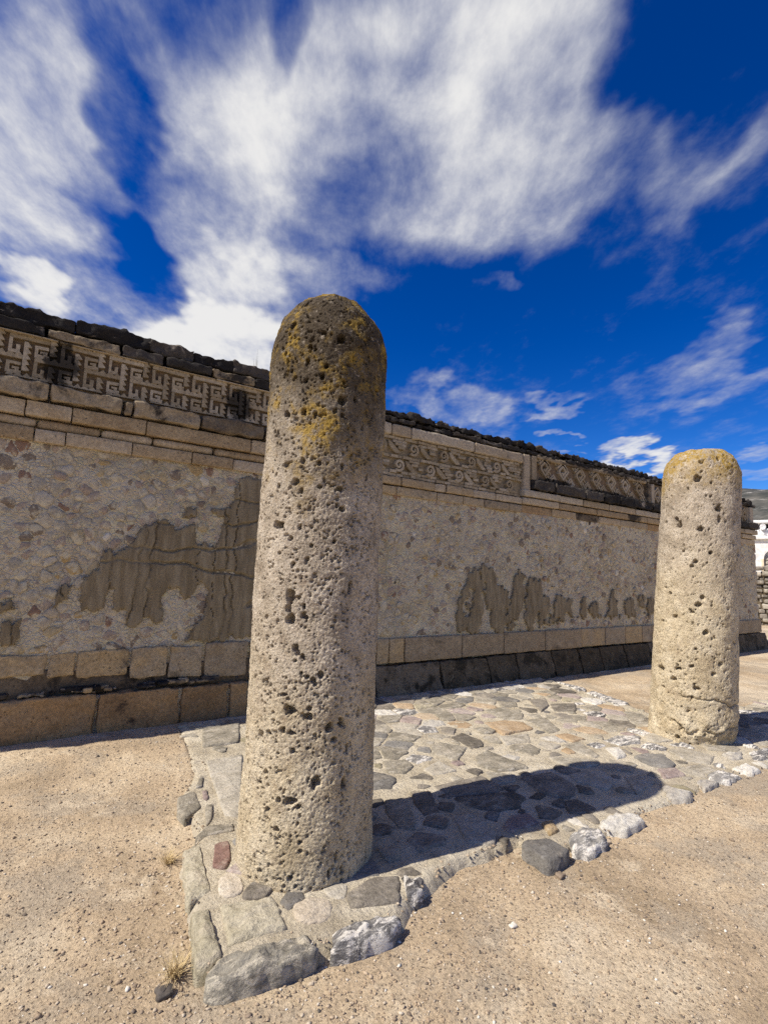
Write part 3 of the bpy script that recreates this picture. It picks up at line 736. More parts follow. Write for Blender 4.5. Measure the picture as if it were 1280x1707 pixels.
# mud plaster still clinging to the rubble, cracked
for p, b in zip(PLASTER, pl_box):
    st = .011 if b[1] < 3.7 else .016
    gx = np.arange(b[0] - .03, b[1] + .03, st); gz = np.arange(b[2] - .03, b[3] + .03, st)
    X, Zz = np.meshgrid(gx, gz, indexing='ij'); P = np.stack([X, 0 * X, Zz], -1)
    wx = X + .018 * fbm(P, 12, 3) + .02 * fbm(P * np.array([9, 1, 2.5]), 1, 3); wz = Zz + .018 * fbm(P + 5, 12, 3) + (.05 if b[1] < 3.7 else .10) * fbm(P * np.array([15, 1, 2]) + 5, 1, 3)
    ins = inpoly(p, wx, wz); d = dpoly(p, wx, wz)
    col = np.stack([X * 5.5 + .22 * fbm(P, 5, 3), 0 * X, Zz * .42], -1)
    ck = np.abs(pn(col + 3.3)); hz_ = np.abs(pn(np.stack([X * .25, 0 * X + 9, Zz * 3.2 + .12 * fbm(P, 4, 3)], -1)))
    amount = .35 + .65 * sstep(-.3, .05, pn(P * 1.9 + 2)) if b[1] < 3.7 else .35 * sstep(.1, .4, pn(P * 2.2))
    crack = np.maximum((1 - sstep(.015, .045, ck)) * amount, (1 - sstep(.010, .028, hz_)) * amount * .9)
    hgt = .036 + .006 * fbm(P, 3, 3) + .004 * fbm(P * np.array([14, 1, 2]), 1, 3) - .036 * crack - .010 * (1 - sstep(0, .03, d))
    keep = ins if b[1] < 3.7 else ins & (pn(np.stack([X * 5.0 + .5 * fbm(P, 5, 2), 0 * X + 4.4, Zz * 1.5], -1)) + .25 * fbm(P, 9, 3) > -.07 - .18 * (6.2 > X))
    F = grid_faces(*X.shape); F = F[keep.ravel()[F].all(1)]
    if not len(F): continue
    base_rel = .010 * fbm(P, 2.2, 3)
    V = np.stack([X, YF - hgt - base_rel, Zz], -1).reshape(-1, 3)
    E_ = np.concatenate([F[:, [0, 1]], F[:, [1, 2]], F[:, [2, 3]], F[:, [3, 0]]])
    key = np.sort(E_, 1); _, ix, cnt = np.unique(key, axis=0, return_index=True, return_counts=True)
    B_ = E_[ix[cnt == 1]]
    nV = len(V); back = V.copy(); back[:, 1] = YF + .02
    S_ = np.column_stack([B_[:, 1], B_[:, 0], B_[:, 0] + nV, B_[:, 1] + nV])
    F = np.concatenate([F, S_]); V = np.concatenate([V, back])
    used, inv = np.unique(F, return_inverse=True)
    o = mesh_obj('plaster_patch', V[used], inv.reshape(F.shape), M['plaster'], wall)

# squared stones in courses: every block its own part
def course(name, xs, y0, z0, z1, mat, yb=5.95, gap=.006, seg=.05, r=.015, amp=.006, lump=0., zj=.006, yj=.008, rr=None, pick=None, cont=None):
    for k in range(len(xs) - 1):
        a, b = xs[k] + gap, xs[k + 1] - gap
        zz0 = z0(.5 * (a + b)) if callable(z0) else z0; zz1 = z1(.5 * (a + b)) if callable(z1) else z1
        m = mat if pick is None else M[pick(k)]
        V, F = block(a, b, y0 + rng.uniform(-yj, yj), yb, zz0 + rng.uniform(0, zj), zz1 - rng.uniform(0, zj), seg=seg, r=r, amp=amp, lump=lump, cont=cont)
        mesh_obj(name, V, F, m, wall, True, float(rng.uniform()))
def fill(a, b, lo, hi, seed):
    r = np.random.default_rng(seed); n = max(1, round((b - a) / (.5 * (lo + hi)))); w_ = r.uniform(lo, hi, n); c = np.concatenate([[0], w_.cumsum()])
    return (a + c / c[-1] * (b - a)).tolist()
# plinth: three worn blocks at the left, sloping dark blocks at the right
PLL = [-2.4, -1.5, -.75, .618, 1.373, 1.87, 2.09, 2.75]
course('plinth_block', PLL, 5.60, -.12, lambda x: .40 - .02 * sstep(0, 2, x), M['orange'], seg=.03, r=.022, amp=.018, lump=.012, gap=.007, yj=.015)
PLR = [2.75, 3.765, 4.882, 5.823, 6.466, 7.351, 8.072, 8.7, 9.493, 10.372] + fill(10.372, 16.15, .7, 1.1, 3)[1:]
for a, b in zip(PLR[:-1], PLR[1:]):
    V, F = block(a + .008, b - .008, 5.55 + rng.uniform(-.006, .006), 5.95, -.12, .415 + rng.uniform(-.015, .006), seg=.035, r=.02, amp=.018, lump=.012)
    V[:, 1] += np.where(V[:, 1] < 5.75, .12 * np.clip(V[:, 2] / .42, 0, 1), 0)       # the slope of the plinth
    mesh_obj('plinth_block', V, F, M['plinth'], wall, True, float(rng.uniform()))
for yq, za, zb in ((5.650, -.1, .37), (5.722, .50, .80)):
    V, F = block(-2.4, 2.75, yq, 5.95, za, zb, seg=.05, r=.02, amp=.01)
    mesh_obj('joint_mortar', V, F, M['mortar'], wall, True, .5)
# crumbled ledge between the two courses at the left
V, F = block(-2.4, 2.75, 5.70, 5.95, .30, .62, seg=.04, r=.03, amp=.03, fr=5, octs=4)
mesh_obj('crumbled_ledge', V, F, M['ledge'], wall, True, .1)
for k in range(46):
    x = rng.uniform(-.7, 2.3); s = rng.uniform(.02, .07); z = .395 + rng.uniform(0, .02)
    V, F = block(x, x + s * rng.uniform(1, 3.2), 5.60 + rng.uniform(0, .06), 5.74, z, z + s * rng.uniform(.5, 1.0), seg=.03, r=.02, amp=.014, fr=18)
    mesh_obj('ledge_chip', V, F, M[rng.choice(['ledge', 'base', 'coping'])], wall, True, float(rng.uniform()))
BL = [-2.4, -1.7, -.95, .195, .423, .875, 1.238, 1.597, 2.082, 2.75]
for k in range(len(BL) - 1):
    a, b = BL[k] + .007, BL[k + 1] - .007; m_ = .5 * (a + b)
    V, F = block(a, b, 5.685 + rng.uniform(-.01, .01), 5.95, .575 - .15 * sstep(-.2, 2.1, m_) + rng.uniform(-.01, .01), .785 + .02 * sstep(0, 2, m_) + rng.uniform(-.015, .01), seg=.03, r=.02, amp=.016, lump=.012)
    mesh_obj('base_block', V, F, M['base'], wall, True, float(rng.uniform()))
BR = [2.75, 3.3, 3.808, 4.011, 4.261, 5.317, 6.208, 7.201, 8.194, 8.926, 9.593, 10.19, 10.55] + fill(10.55, 15.98, .6, 1.0, 4)[1:]
course('base_block', BR, 5.675, .42, .755, M['base'], seg=.05, r=.018, amp=.006, lump=.004, gap=.005)

# mouldings over the rubble, left of the near column
ML = -2.4; MR = 3.02
A_ = [ML, -1.6, -.9, -.11, .14, .72, 1.31, 1.76, 2.35, MR]; B_ = [ML, -1.4, -.7, -.1, .43, .91, 1.54, 2.2, MR]
C_ = [ML, -1.7, -.9, -.2, .17, .83, 1.95, 2.5, MR]; D_ = [ML, -1.3, -.75, -.03, .6, .69, 1.36, 2.1, MR]
course('moulding_block', A_, 5.675, 2.715, 2.848, M['tan'], r=.008, amp=.004, gap=.003, seg=.06)
course('moulding_block', B_, 5.690, 2.850, 2.945, M['tan'], r=.04, amp=.005, gap=.002, seg=.05)
course('moulding_block', C_, 5.655, 2.947, 3.100, M['tan'], r=.010, amp=.005, gap=.003, seg=.06)
course('ledge_block', D_, 5.60, 3.103, lambda x: 3.285 if not (.6 < x < .69) else 3.25, M['ledge'], r=.03, amp=.02, lump=.016, gap=.003, seg=.035)
# right of it
r4 = np.random.default_rng(8)
c1 = [3.02, 3.45, 4.05, 4.78, 5.3, 5.75, 6.3, 6.62]; c2 = [3.02, 3.7, 4.12, 4.72, 4.95, 5.5, 6.0, 6.62]
course('moulding_block', c1, 5.675, 2.685, 2.822, M['base'], r=.015, amp=.007, seg=.05, yj=.014, gap=.004)
course('moulding_block', c2, 5.665, 2.826, 2.955, M['tan'], r=.018, amp=.009, seg=.05, yj=.014, gap=.004)
rest = fill(6.62, 15.9, .5, 1.0, 6); rest2 = fill(6.62, 15.9, .6, 1.3, 7); rest3 = fill(6.62, 15.9, .55, 1.1, 9)
course('moulding_block', rest, 5.695, 2.700, 2.838, M['orange'], r=.015, amp=.006, yj=.012, pick=lambda k: ('orange', 'tan', 'ledge', 'tan', 'base')[k % 5])
course('moulding_block', rest2, 5.66, 2.842, 2.965, M['tan'], r=.018, amp=.006, yj=.012)
course('moulding_block', rest3, 5.635, 2.969, 3.095, M['lintel'], r=.018, amp=.007, yj=.012)
course('ledge_block', fill(6.82, 15.86, .45, .8, 12), 5.575, 3.098, 3.285, M['coping'], r=.03, amp=.03, lump=.02, seg=.04, gap=.002)

# coping: two ragged blackened courses
LC = [-2.4, -1.8, -1.2, -.75, -.11, .53, .95, 1.45, 1.95, 2.5, 3.02]
course('coping_stone', LC, 5.645, 3.722, 3.845, M['coping'], yb=6.1, r=.02, amp=.022, lump=.015, seg=.035, gap=.002, yj=.012, pick=lambda k: ('coping', 'coping', 'coping', 'coping', 'ledge', 'coping', 'coping', 'ledge', 'coping', 'coping')[k])
course('lintel_block', [3.02, 3.5, 3.93, 4.27, 5.5, 6.62], 5.65, 3.525, 3.70, M['lintel'], r=.025, amp=.008, lump=.01, seg=.05, gap=.005, yb=6.0)
course('lintel_block', fill(6.98, 10.5, .5, .9, 15), 5.665, 3.665, 3.75, M['ledge'], r=.02, amp=.012, lump=.01, seg=.05, gap=.006, yb=6.0)
course('coping_stone', fill(3.02, 15.9, .35, .9, 17), 5.655, 3.705, 3.80, M['coping'], yb=6.1, r=.025, amp=.035, lump=.02, seg=.035, yj=.012, gap=-.01, cont=5.1)
course('coping_stone', fill(-2.4, 3.0, .4, .75, 31), 5.70, lambda x: 3.80 + (.045 if x < 3 else 0), lambda x: (4.02 if x < 3 else 3.935) + .012 * math.sin(x * 3.1), M['coping'], yb=6.5, r=.035, amp=.03, lump=.022, seg=.03, yj=.012, zj=.012, gap=-.02, cont=3.3)
course('coping_stone', fill(3.0, 15.9, .35, .8, 19), 5.70, lambda x: 3.80 + (.045 if x < 3 else 0), lambda x: (4.02 if x < 3 else 3.935) + .012 * math.sin(x * 3.1), M['coping'], yb=6.5, r=.035, amp=.05, lump=.03, seg=.03, yj=.012, zj=.012, gap=-.02, cont=3.3)
V, F = block(-2.4, 15.85, 6.05, 6.9, 3.60, 3.90, seg=.25, r=.05, amp=.03)
mesh_obj('coping_fill', V, F, M['coping'], wall, True, .5)

# pilasters between the carved panels
for a, b, z0, z1, m in [(3.0, 3.16, 2.957, 3.525, 'lintel'), (6.64, 6.80, 2.97, 3.70, 'lintel'), (6.84, 6.97, 3.28, 3.70, 'ledge'), (10.52, 10.62, 3.285, 3.70, 'ledge'), (10.66, 10.78, 3.285, 3.70, 'lintel'), (15.55, 15.75, 3.285, 3.70, 'lintel')]:
    V, F = block(a, b, 5.655, 5.95, z0, z1, seg=.05, r=.012, amp=.006)
    mesh_obj('pilaster', V, F, M[m], wall, True, float(rng.uniform()))

# ---------------------------------------------------------------- carved panels
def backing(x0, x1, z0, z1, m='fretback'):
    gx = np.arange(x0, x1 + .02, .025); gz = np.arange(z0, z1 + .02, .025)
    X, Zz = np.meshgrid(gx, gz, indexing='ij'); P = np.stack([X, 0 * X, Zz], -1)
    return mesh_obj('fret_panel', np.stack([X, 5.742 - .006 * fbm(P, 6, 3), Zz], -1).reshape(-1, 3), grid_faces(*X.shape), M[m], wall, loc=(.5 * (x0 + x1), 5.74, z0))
def fret(panel, poly, depth=.045, jit=.006):
    if len(poly) < 3 or abs(area2(np.array(poly))) / 2 < 2e-4: return
    c = np.mean(poly, 0); a = rng.normal(0, .012); P_ = np.array(poly) - c
    P_ = P_ @ np.array([[math.cos(a), math.sin(a)], [-math.sin(a), math.cos(a)]]) + c
    P_ += rng.normal(0, .0016, P_.shape)
    V, F = prism(P_, 5.742 - depth - rng.uniform(-jit, jit), 5.80)
    q = float(rng.uniform())
    return mesh_obj('fret_stone', V, F, M['fret'], panel, False, q)
def clipv(poly, lo, hi):
    p = clip_half([tuple(q) for q in poly], 0, 1, hi); p = clip_half(p, 0, -1, -lo) if len(p) > 2 else p
    return p
# panel 1: stepped frets and spirals on a staggered lattice
PZ1, PZ0 = 3.712, 3.305
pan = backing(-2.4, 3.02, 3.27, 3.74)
U = .41 / 500; Vv = .193 / 195
def teeth_h(x0, x1, v0, v1, n, th):
    p = [(x0, v1), (x0, v0)]; s = (x1 - x0) / n
    for k in range(n): p += [(x0 + s * (k + .5), v0 - th), (x0 + s * (k + 1), v0)]
    return p + [(x1, v1)]
def teeth_v(x0, x1, v0, v1, n, th):
    p = [(x0, v1), (x0, v0)]; s = (v1 - v0) / n; p.append((x1, v0))
    for k in range(n): p += [(x1 + th, v0 + s * (k + .85)), (x1, v0 + s * (k + 1))]
    return p
MOT = [teeth_h(0, 392, 0, 32, 5, 34),
       [(0, 36), (34, 36), (34, 146), (70, 146), (70, 96), (106, 96), (106, 180), (0, 180)],
       teeth_v(140, 174, 52, 335, 5, 42),
       [(246, 66), (380, 66), (380, 96), (278, 96), (278, 150), (330, 150), (330, 136), (300, 136), (300, 114), (366, 114), (366, 150), (392, 150), (392, 184), (246, 184)]]
for b in range(-1, 3):
    for a in range(-8, 8):
        ox = -.384 + a * .41 - (b - 0) * .205; vtop = 0.205 + (b - 1) * .195
        for mot in MOT:
            poly = [(ox + u * U, PZ1 - (vtop / .195 * .193 + v * Vv) + .0) for u, v in mot]
            poly = clipv(poly, PZ0, PZ1)
            if len(poly) < 3: continue
            xx = np.array(poly)[:, 0]
            if xx.min() < -1.0 or xx.max() > 2.99: continue
            fret(pan, poly, .05)
course('fret_border', [-2.4, -1.1, .0, .8, 1.5, 2.2, 3.02], 5.665, 3.711, 3.724, M['fret'], r=.004, amp=.002, zj=.001)

# panel 2: scrolls among stepped courses of small bricks
pan = backing(3.16, 6.64, 2.95, 3.535, 'fret')
def scroll(cx, cz, r, turns=1.55, wd=.030, flip=1, n=26):
    o = []; i = []
    for k in range(n + 1):
        t_ = k / n; a = -2.3 + t_ * turns * 6.283; R_ = r * (1 - .78 * t_); w_ = wd * (1 - .35 * t_)
        o.append((cx + flip * R_ * math.cos(a), cz + R_ * math.sin(a))); i.append((cx + flip * (R_ - w_) * math.cos(a), cz + (R_ - w_) * math.sin(a)))
    return o + i[::-1]
SC = [(3.21 + .56 * k, 3.38) for k in range(6)] + [(3.52 + .557 * k, 3.125) for k in range(6)]
SC = [s for s in SC if s[0] < 6.5]
for cx, cz in SC: fret(pan, scroll(cx, cz, .108, wd=.040), .068, .003)
for cx, cz in SC:
    if cx < 6.3: fret(pan, [(cx + .115, cz + .075), (cx + .175, cz + .05), (cx + .33, cz - .085), (cx + .25, cz - .10), (cx + .13, cz + .0)], .058, .003)
hrow = .0437
for k in range(13):
    z = 2.957 + k * hrow; x = 3.17 + rng.uniform(-.1, 0)
    while x < 6.63:
        L_ = rng.choice([.085, .12, .16, .22], p=[.25, .35, .25, .15]); a, b = x + .004, x + L_ - .004; x += L_
        mid = .5 * (a + b); zc_ = z + hrow / 2
        if a < 3.165 or b > 6.635: continue
        if any((mid - cx) ** 2 + (zc_ - cz) ** 2 < .112 ** 2 or min(abs(a - cx), abs(b - cx)) ** 2 + (zc_ - cz) ** 2 < .10 ** 2 for cx, cz in SC): continue
        if any(inpoly([(cx + .105, cz + .085), (cx + .18, cz + .06), (cx + .34, cz - .08), (cx + .25, cz - .11), (cx + .12, cz - .01)], np.array([a, mid, b]), np.array([zc_] * 3)).any() for cx, cz in SC): continue
        ph = ((mid - 4.33) / .56 + (zc_ - 3.38) / .46) % 1.0        # stepped diagonals stand proud
        dp = .062 if ph < .28 or .5 < ph < .62 else .036 + rng.uniform(0, .012)
        fret(pan, [(a, z + .003), (b, z + .003), (b, z + hrow - .003), (a, z + hrow - .003)], dp, .003)
# panel 3: lozenge spirals over slanting bars
pan = backing(6.97, 10.52, 3.27, 3.69)
def lozenge(cx, cz, r, wd=.034):
    sp = [(-1.0, .25), (0, 1.0), (.95, 0), (0, -.95), (-.62, -.30), (-.62, .05), (0, .55), (.5, 0), (0, -.48), (-.22, -.22)]
    P_ = np.array(sp) * r + np.array([cx, cz]); L_ = []; R_ = []
    for k in range(len(P_)):
        t_ = P_[min(k + 1, len(P_) - 1)] - P_[max(k - 1, 0)]; t_ /= np.linalg.norm(t_); nn = np.array([-t_[1], t_[0]]) * wd / 2 * (1.25 if 0 < k < len(P_) - 1 else 1)
        L_.append(tuple(P_[k] + nn)); R_.append(tuple(P_[k] - nn))
    return L_ + R_[::-1]
LZ = [(7.22 + .503 * k, 3.553) for k in range(7)]; LZ2 = [(7.46 + .503 * k, 3.345) for k in range(6)]
for cx, cz in LZ: fret(pan, clipv(lozenge(cx, cz, .155, .040), 3.29, 3.68), .055, .004)
for cx, cz in LZ2: fret(pan, clipv(lozenge(cx, cz, .10, .028), 3.29, 3.68), .05, .004)
for k in range(8):
    for j in range(4):
        x0 = 7.0 + .503 * k + .165 + j * .05
        for s in range(6):
            z = 3.30 + s * .063; xa = x0 + (.32 - s * .063) * .85 - .16
            if xa < 6.99 or xa + .05 > 10.5: continue
            if any(abs(xa + .02 - cx) + abs(z + .03 - cz) < .165 for cx, cz in LZ) or any(abs(xa + .02 - cx) + abs(z + .03 - cz) < .125 for cx, cz in LZ2): continue
            fret(pan, [(xa + .05, z), (xa + .088, z), (xa + .045, z + .056), (xa + .007, z + .056)], .045 if j % 2 else .03, .003)
# panel 4, beyond the far column
pan = backing(10.78, 15.55, 3.27, 3.70)
for k in range(14):
    x0 = 10.82 + k * .335
    fret(pan, clipv(lozenge(x0 + .15, 3.49, .16), 3.29, 3.69), .05, .004)
    fret(pan, [(x0 + .30, 3.29), (x0 + .335, 3.29), (x0 + .335, 3.69), (x0 + .30, 3.69)], .045, .003)

# ---------------------------------------------------------------- columns
def column(name, label, base, lean, r0, r1, ztop, zsh, zc, mat, big, nt, nz, nsmall, seed, flat=2.0, foot=None):
    r = np.random.default_rng(seed)
    zs = -.12
    s_body = np.linspace(zs, zsh, int(nz * .85)); hd = ztop - zsh
    ph = np.linspace(0, math.pi / 2, nz - len(s_body) + 1)[1:]
    ex = 2.0 / flat
    prof_r = np.concatenate([r0 + (r1 - r0) * s_body / zsh, r1 * np.maximum(np.cos(ph), 0) ** ex])
    prof_z = np.concatenate([s_body, zsh + hd * np.sin(ph) ** ex])
    ds = np.hypot(np.diff(prof_r), np.diff(prof_z)); s = np.concatenate([[0], ds.cumsum()])
    su = np.linspace(0, s[-1], nz); prof_r = np.interp(su, s, prof_r); prof_z = np.interp(su, s, prof_z)
    tr = np.gradient(prof_r, su); tz = np.gradient(prof_z, su); ln = np.hypot(tr, tz)
    nr, nzv = tz / ln, -tr / ln
    th = np.linspace(-math.pi, math.pi, nt, endpoint=False)
    TH, RR = np.meshgrid(th, prof_r, indexing='ij'); ZZ = np.broadcast_to(prof_z, TH.shape)
    P = np.stack([RR * np.cos(TH), RR * np.sin(TH), ZZ], -1)
    d = .014 * fbm(P, 1.7, 3, .5, seed) + .0045 * fbm(P, 8, 3, .55, seed + 3) + .0024 * fbm(P, 32, 2, .6, seed + 5) + .0030 * fbm(P, 72, 2, .6, seed + 7)
    d = d + sstep(zsh - .1, ztop - .05, ZZ) * (.022 * fbm(P, 4.5, 3, .55, seed + 11))
    if foot: d = d + foot(TH, ZZ, P)
    hole = np.zeros(TH.shape)
    wob = .45 * fbm(P, 26, 2, .5, seed + 9)
    dth = 2 * math.pi / nt; dsu = su[1] - su[0]
    s_of_z = lambda z: float(np.interp(z, prof_z, su))
    def pit(t0, s0, a, b, dep, sharp):
        rl = max(float(np.interp(s0, su, prof_r)), .06)
        wi = int(a * 1.7 / rl / dth) + 2; wj = int(b * 1.7 / dsu) + 2
        i0 = int(round((t0 + math.pi) / dth)); j0 = int(round(s0 / dsu))
        ii = np.arange(i0 - wi, i0 + wi + 1) % nt; jj = np.arange(max(0, j0 - wj), min(nz, j0 + wj + 1))
        if not len(jj): return
        dt = ((th[ii] - t0 + math.pi) % (2 * math.pi) - math.pi) * rl
        q = np.sqrt((dt[:, None] / a) ** 2 + ((su[jj][None, :] - s0) / b) ** 2) + wob[np.ix_(ii, jj)]
        h = dep * (1 - sstep(1 - sharp, 1.0, q))
        hole[np.ix_(ii, jj)] = np.maximum(hole[np.ix_(ii, jj)], h)
    for (t0, z0, a, b) in big:
        pit(t0, s_of_z(z0), a, b, min(.075, 2.1 * (a + b) * .5 + .012), .30)
    for k in range(nsmall[0]):
        a = r.uniform(.008, .017); pit(r.uniform(-math.pi, math.pi), r.uniform(.1, su[-1]), a * r.uniform(.7, 1.2), a * r.uniform(.8, 1.5), a * 2.2 + .006, .40)
    for k in range(nsmall[1]):
        a = r.uniform(.0035, .009)
        if k % 3 == 0: ct, cs = r.uniform(-math.pi, math.pi), r.uniform(.05, su[-1])
        else: ct, cs = ct + r.normal(0, .05), cs + r.normal(0, .02)
        pit((ct + math.pi) % (2 * math.pi) - math.pi, min(max(cs, .02), su[-1] - .01), a * r.uniform(.9, 1.4), a * r.uniform(.9, 1.4), a * 2.3, .6)
    d = d - hole
    P = P + np.stack([d * nr * np.cos(TH), d * nr * np.sin(TH), d * nzv], -1)
    P[:, -1, :] = np.array([0, 0, prof_z[-1] + d[:, -1].mean()])
    P[..., 0] += base[0] + lean[0] * P[..., 2]; P[..., 1] += base[1] + lean[1] * P[..., 2]
    o = mesh_obj(name, P.reshape(-1, 3), grid_faces(nt, nz, True), mat, loc=(base[0], base[1], 0))
    return tag(o, label, 'column', 'columns standing before the wall')
PITS1= [(-1.884,2.948,0.0272,0.0272),(-2.718,3.05,0.0227,0.0272),(-2.143,2.978,0.0204,0.0136),(-2.378,2.802,0.0136,0.0227),(-2.087,2.776,0.0136,0.0181),(-2.143,2.712,0.0159,0.0227),(-2.662,2.76,0.0113,0.0159),(-1.798,2.587,0.0272,0.0272),(-2.395,2.503,0.0181,0.0249),(-2.739,2.505,0.0181,0.0204),(-2.942,2.565,0.0091,0.0181),(-1.594,2.606,0.0113,0.0227),(-2.656,2.198,0.0181,0.0204),(-2.466,2.096,0.0227,0.0204),(-1.728,1.959,0.0204,0.0204),(-1.778,2.072,0.0227,0.0159),(-2.705,1.856,0.034,0.0249),(-1.794,2.498,0.0136,0.0159),(-2.917,2.4,0.0113,0.0204),(-2.217,2.493,0.0136,0.0159),(-2.393,2.685,0.0136,0.0159),(-2.094,2.072,0.0159,0.0113),(-1.274,2.159,0.0113,0.0204),(-1.758,2.198,0.0091,0.0227),(-2.894,2.913,0.0113,0.0181),(-2.811,2.872,0.0113,0.0181),(-2.344,2.896,0.0136,0.0113),(-2.436,1.467,0.0274,0.0402),(-2.42,1.344,0.0274,0.0311),(-2.226,1.413,0.0102,0.0212),(-2.313,1.459,0.0183,0.0128),(-2.421,1.638,0.0128,0.0146),(-1.831,1.77,0.011,0.0146),(-1.558,1.525,0.0128,0.0293),(-2.319,1.196,0.0201,0.0219),(-2.308,1.126,0.0165,0.011),(-2.207,1.153,0.0146,0.0183),(-2.211,1.062,0.0139,0.0132),(-2.182,1.353,0.0128,0.0128),(-1.841,1.484,0.0091,0.011),(-2.467,0.943,0.0183,0.011),(-1.826,0.947,0.0091,0.011),(-2.653,1.698,0.011,0.0091),(-2.349,1.845,0.011,0.0165),(-2.878,1.339,0.0165,0.0165),(-2.166,1.743,0.0102,0.011),(-1.115,1.078,0.0091,0.0146),(-2.052,1.029,0.0183,0.0183),(-1.936,1.054,0.0165,0.0183),(-2.006,1.005,0.0128,0.011),(-2.703,1.189,0.0102,0.0102),(-2.345,0.869,0.0411,0.0285),(-2.087,0.844,0.0253,0.0222),(-2.446,0.767,0.019,0.0222),(-2.681,0.739,0.019,0.0158),(-2.306,0.756,0.0316,0.0158),(-2.284,0.67,0.0158,0.0158),(-1.932,0.513,0.0285,0.0316),(-1.508,0.491,0.019,0.0285),(-1.686,0.717,0.0177,0.0158),(-1.767,0.782,0.0253,0.0253),(-2.809,0.478,0.0222,0.0158),(-2.275,0.418,0.038,0.0253),(-2.155,0.397,0.0158,0.0139),(-2.435,0.423,0.0139,0.0158),(-2.621,0.361,0.0139,0.0139),(-2.215,0.061,0.019,0.0158),(-2.652,0.071,0.0177,0.0127),(-1.48,0.064,0.0114,0.0222),(-1.585,0.124,0.0089,0.019),(-2.437,0.282,0.0158,0.0127),(-1.466,0.665,0.0127,0.0316),(-1.285,0.834,0.0158,0.0253),(-1.592,0.802,0.0158,0.0253),(-2.678,0.542,0.0158,0.0158),(-2.102,0.23,0.0139,0.0114),(-1.688,0.063,0.0127,0.0253)]
PITS2= [(-2.784,2.709,0.037,0.0345),(-2.245,2.389,0.0345,0.0308),(-1.33,2.471,0.0271,0.0345),(3.07,2.235,0.0271,0.0432),(2.976,2.289,0.0222,0.0308),(-2.677,2.176,0.0345,0.0271),(-2.228,2.28,0.0222,0.0345),(-2.66,1.397,0.0345,0.0271),(-2.556,1.47,0.0271,0.0222),(3.07,1.263,0.0321,0.0247),(-2.473,1.124,0.0321,0.0296),(2.716,0.703,0.0518,0.0271),(-2.758,0.779,0.0247,0.0222),(3.097,0.625,0.0271,0.0222),(-2.767,1.841,0.0247,0.0222),(-2.408,1.925,0.0247,0.0197),(-2.858,1.793,0.0247,0.0148),(-2.631,0.561,0.0321,0.0222),(-2.259,0.717,0.0222,0.0197),(-1.534,1.939,0.0247,0.037),(-1.752,2.036,0.0222,0.0308),(-3.015,0.05,0.0296,0.0247),(2.703,1.206,0.0197,0.0148),(2.497,0.987,0.0308,0.0173),(-2.724,2.891,0.0247,0.0247),(-2.245,2.931,0.0173,0.0173),(-2.093,0.811,0.0197,0.0247),(2.9,1.502,0.0197,0.0148),(2.744,1.56,0.0173,0.0148),(-2.804,1.32,0.0222,0.0173),(-3.09,0.736,0.037,0.0173),(2.829,0.518,0.0247,0.0173)]
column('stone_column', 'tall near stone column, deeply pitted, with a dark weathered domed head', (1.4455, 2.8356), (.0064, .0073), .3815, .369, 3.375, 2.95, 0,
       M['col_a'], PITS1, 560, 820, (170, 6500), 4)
def foot2(TH, ZZ, P):
    nz_ = fbm(P, 5, 4)
    lay = .030 * (1 - sstep(.0, .018, np.abs(ZZ - .43 - .04 * np.sin(TH * 2 + 1) - .05 * nz_))) * sstep(-.25, .2, fbm(P + 7, 3, 2))
    lay += .035 * (1 - sstep(0, .02, np.abs(ZZ - .17 - .04 * np.sin(TH * 2.0 + 3) - .08 * nz_))) * sstep(-.3, .1, fbm(P + 3, 3, 2))
    lay += .012 * (1 - sstep(.38, .46, ZZ - .03 * nz_)) * (.5 + nz_)
    crumble = (1 - sstep(.1, .5, ZZ)) * (.022 * fbm(P, 8, 4) + .01)
    return crumble - lay - .035 * (1 - sstep(.02, .16, ZZ)) * sstep(-.6, .2, np.cos(TH + 1.2))
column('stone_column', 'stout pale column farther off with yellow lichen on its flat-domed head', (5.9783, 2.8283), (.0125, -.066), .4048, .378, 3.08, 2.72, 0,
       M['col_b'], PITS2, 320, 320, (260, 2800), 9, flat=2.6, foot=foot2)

# ---------------------------------------------------------------- gravel (uncountable) and a few loose stones
ico = []
_t = (1 + 5 ** .5) / 2
IV = np.array([(-1, _t, 0), (1, _t, 0), (-1, -_t, 0), (1, -_t, 0), (0, -1, _t), (0, 1, _t), (0, -1, -_t), (0, 1, -_t), (_t, 0, -1), (_t, 0, 1), (-_t, 0, -1), (-_t, 0, 1)]) / 1.902
IF = np.array([(0, 11, 5), (0, 5, 1), (0, 1, 7), (0, 7, 10), (0, 10, 11), (1, 5, 9), (5, 11, 4), (11, 10, 2), (10, 7, 6), (7, 1, 8), (3, 9, 4), (3, 4, 2), (3, 2, 6), (3, 6, 8), (3, 8, 9), (4, 9, 5), (2, 4, 11), (6, 2, 10), (8, 6, 7), (9, 8, 1)])
r5 = np.random.default_rng(77)
NP = 30000
dist = 1.2 + 6.2 * r5.uniform(size=NP) ** 1.35; ang = r5.uniform(math.radians(10), math.radians(100), NP)
gxp, gyp = dist * np.cos(ang), dist * np.sin(ang)
inside = inpoly(OUT, gxp, gyp); dO = dpoly(OUT, gxp, gyp)
ok = (gyp < 5.6) & (~inside | ((dO < .05) | (r5.uniform(size=NP) < .06)))
edge = r5.uniform(size=NP) < np.exp(-dO / .25) * .5
gxp, gyp, inside, edge = gxp[ok], gyp[ok], inside[ok], edge[ok]; n = len(gxp)
rad = .0028 + .0055 * r5.uniform(size=n) ** 2.5 + np.where(edge, .004 * r5.uniform(size=n), 0) + np.where(r5.uniform(size=n) < .02, .008 * r5.uniform(size=n), 0)
gz_ = np.where(inside, bed_z(gxp, gyp), ground_h(gxp, gyp))
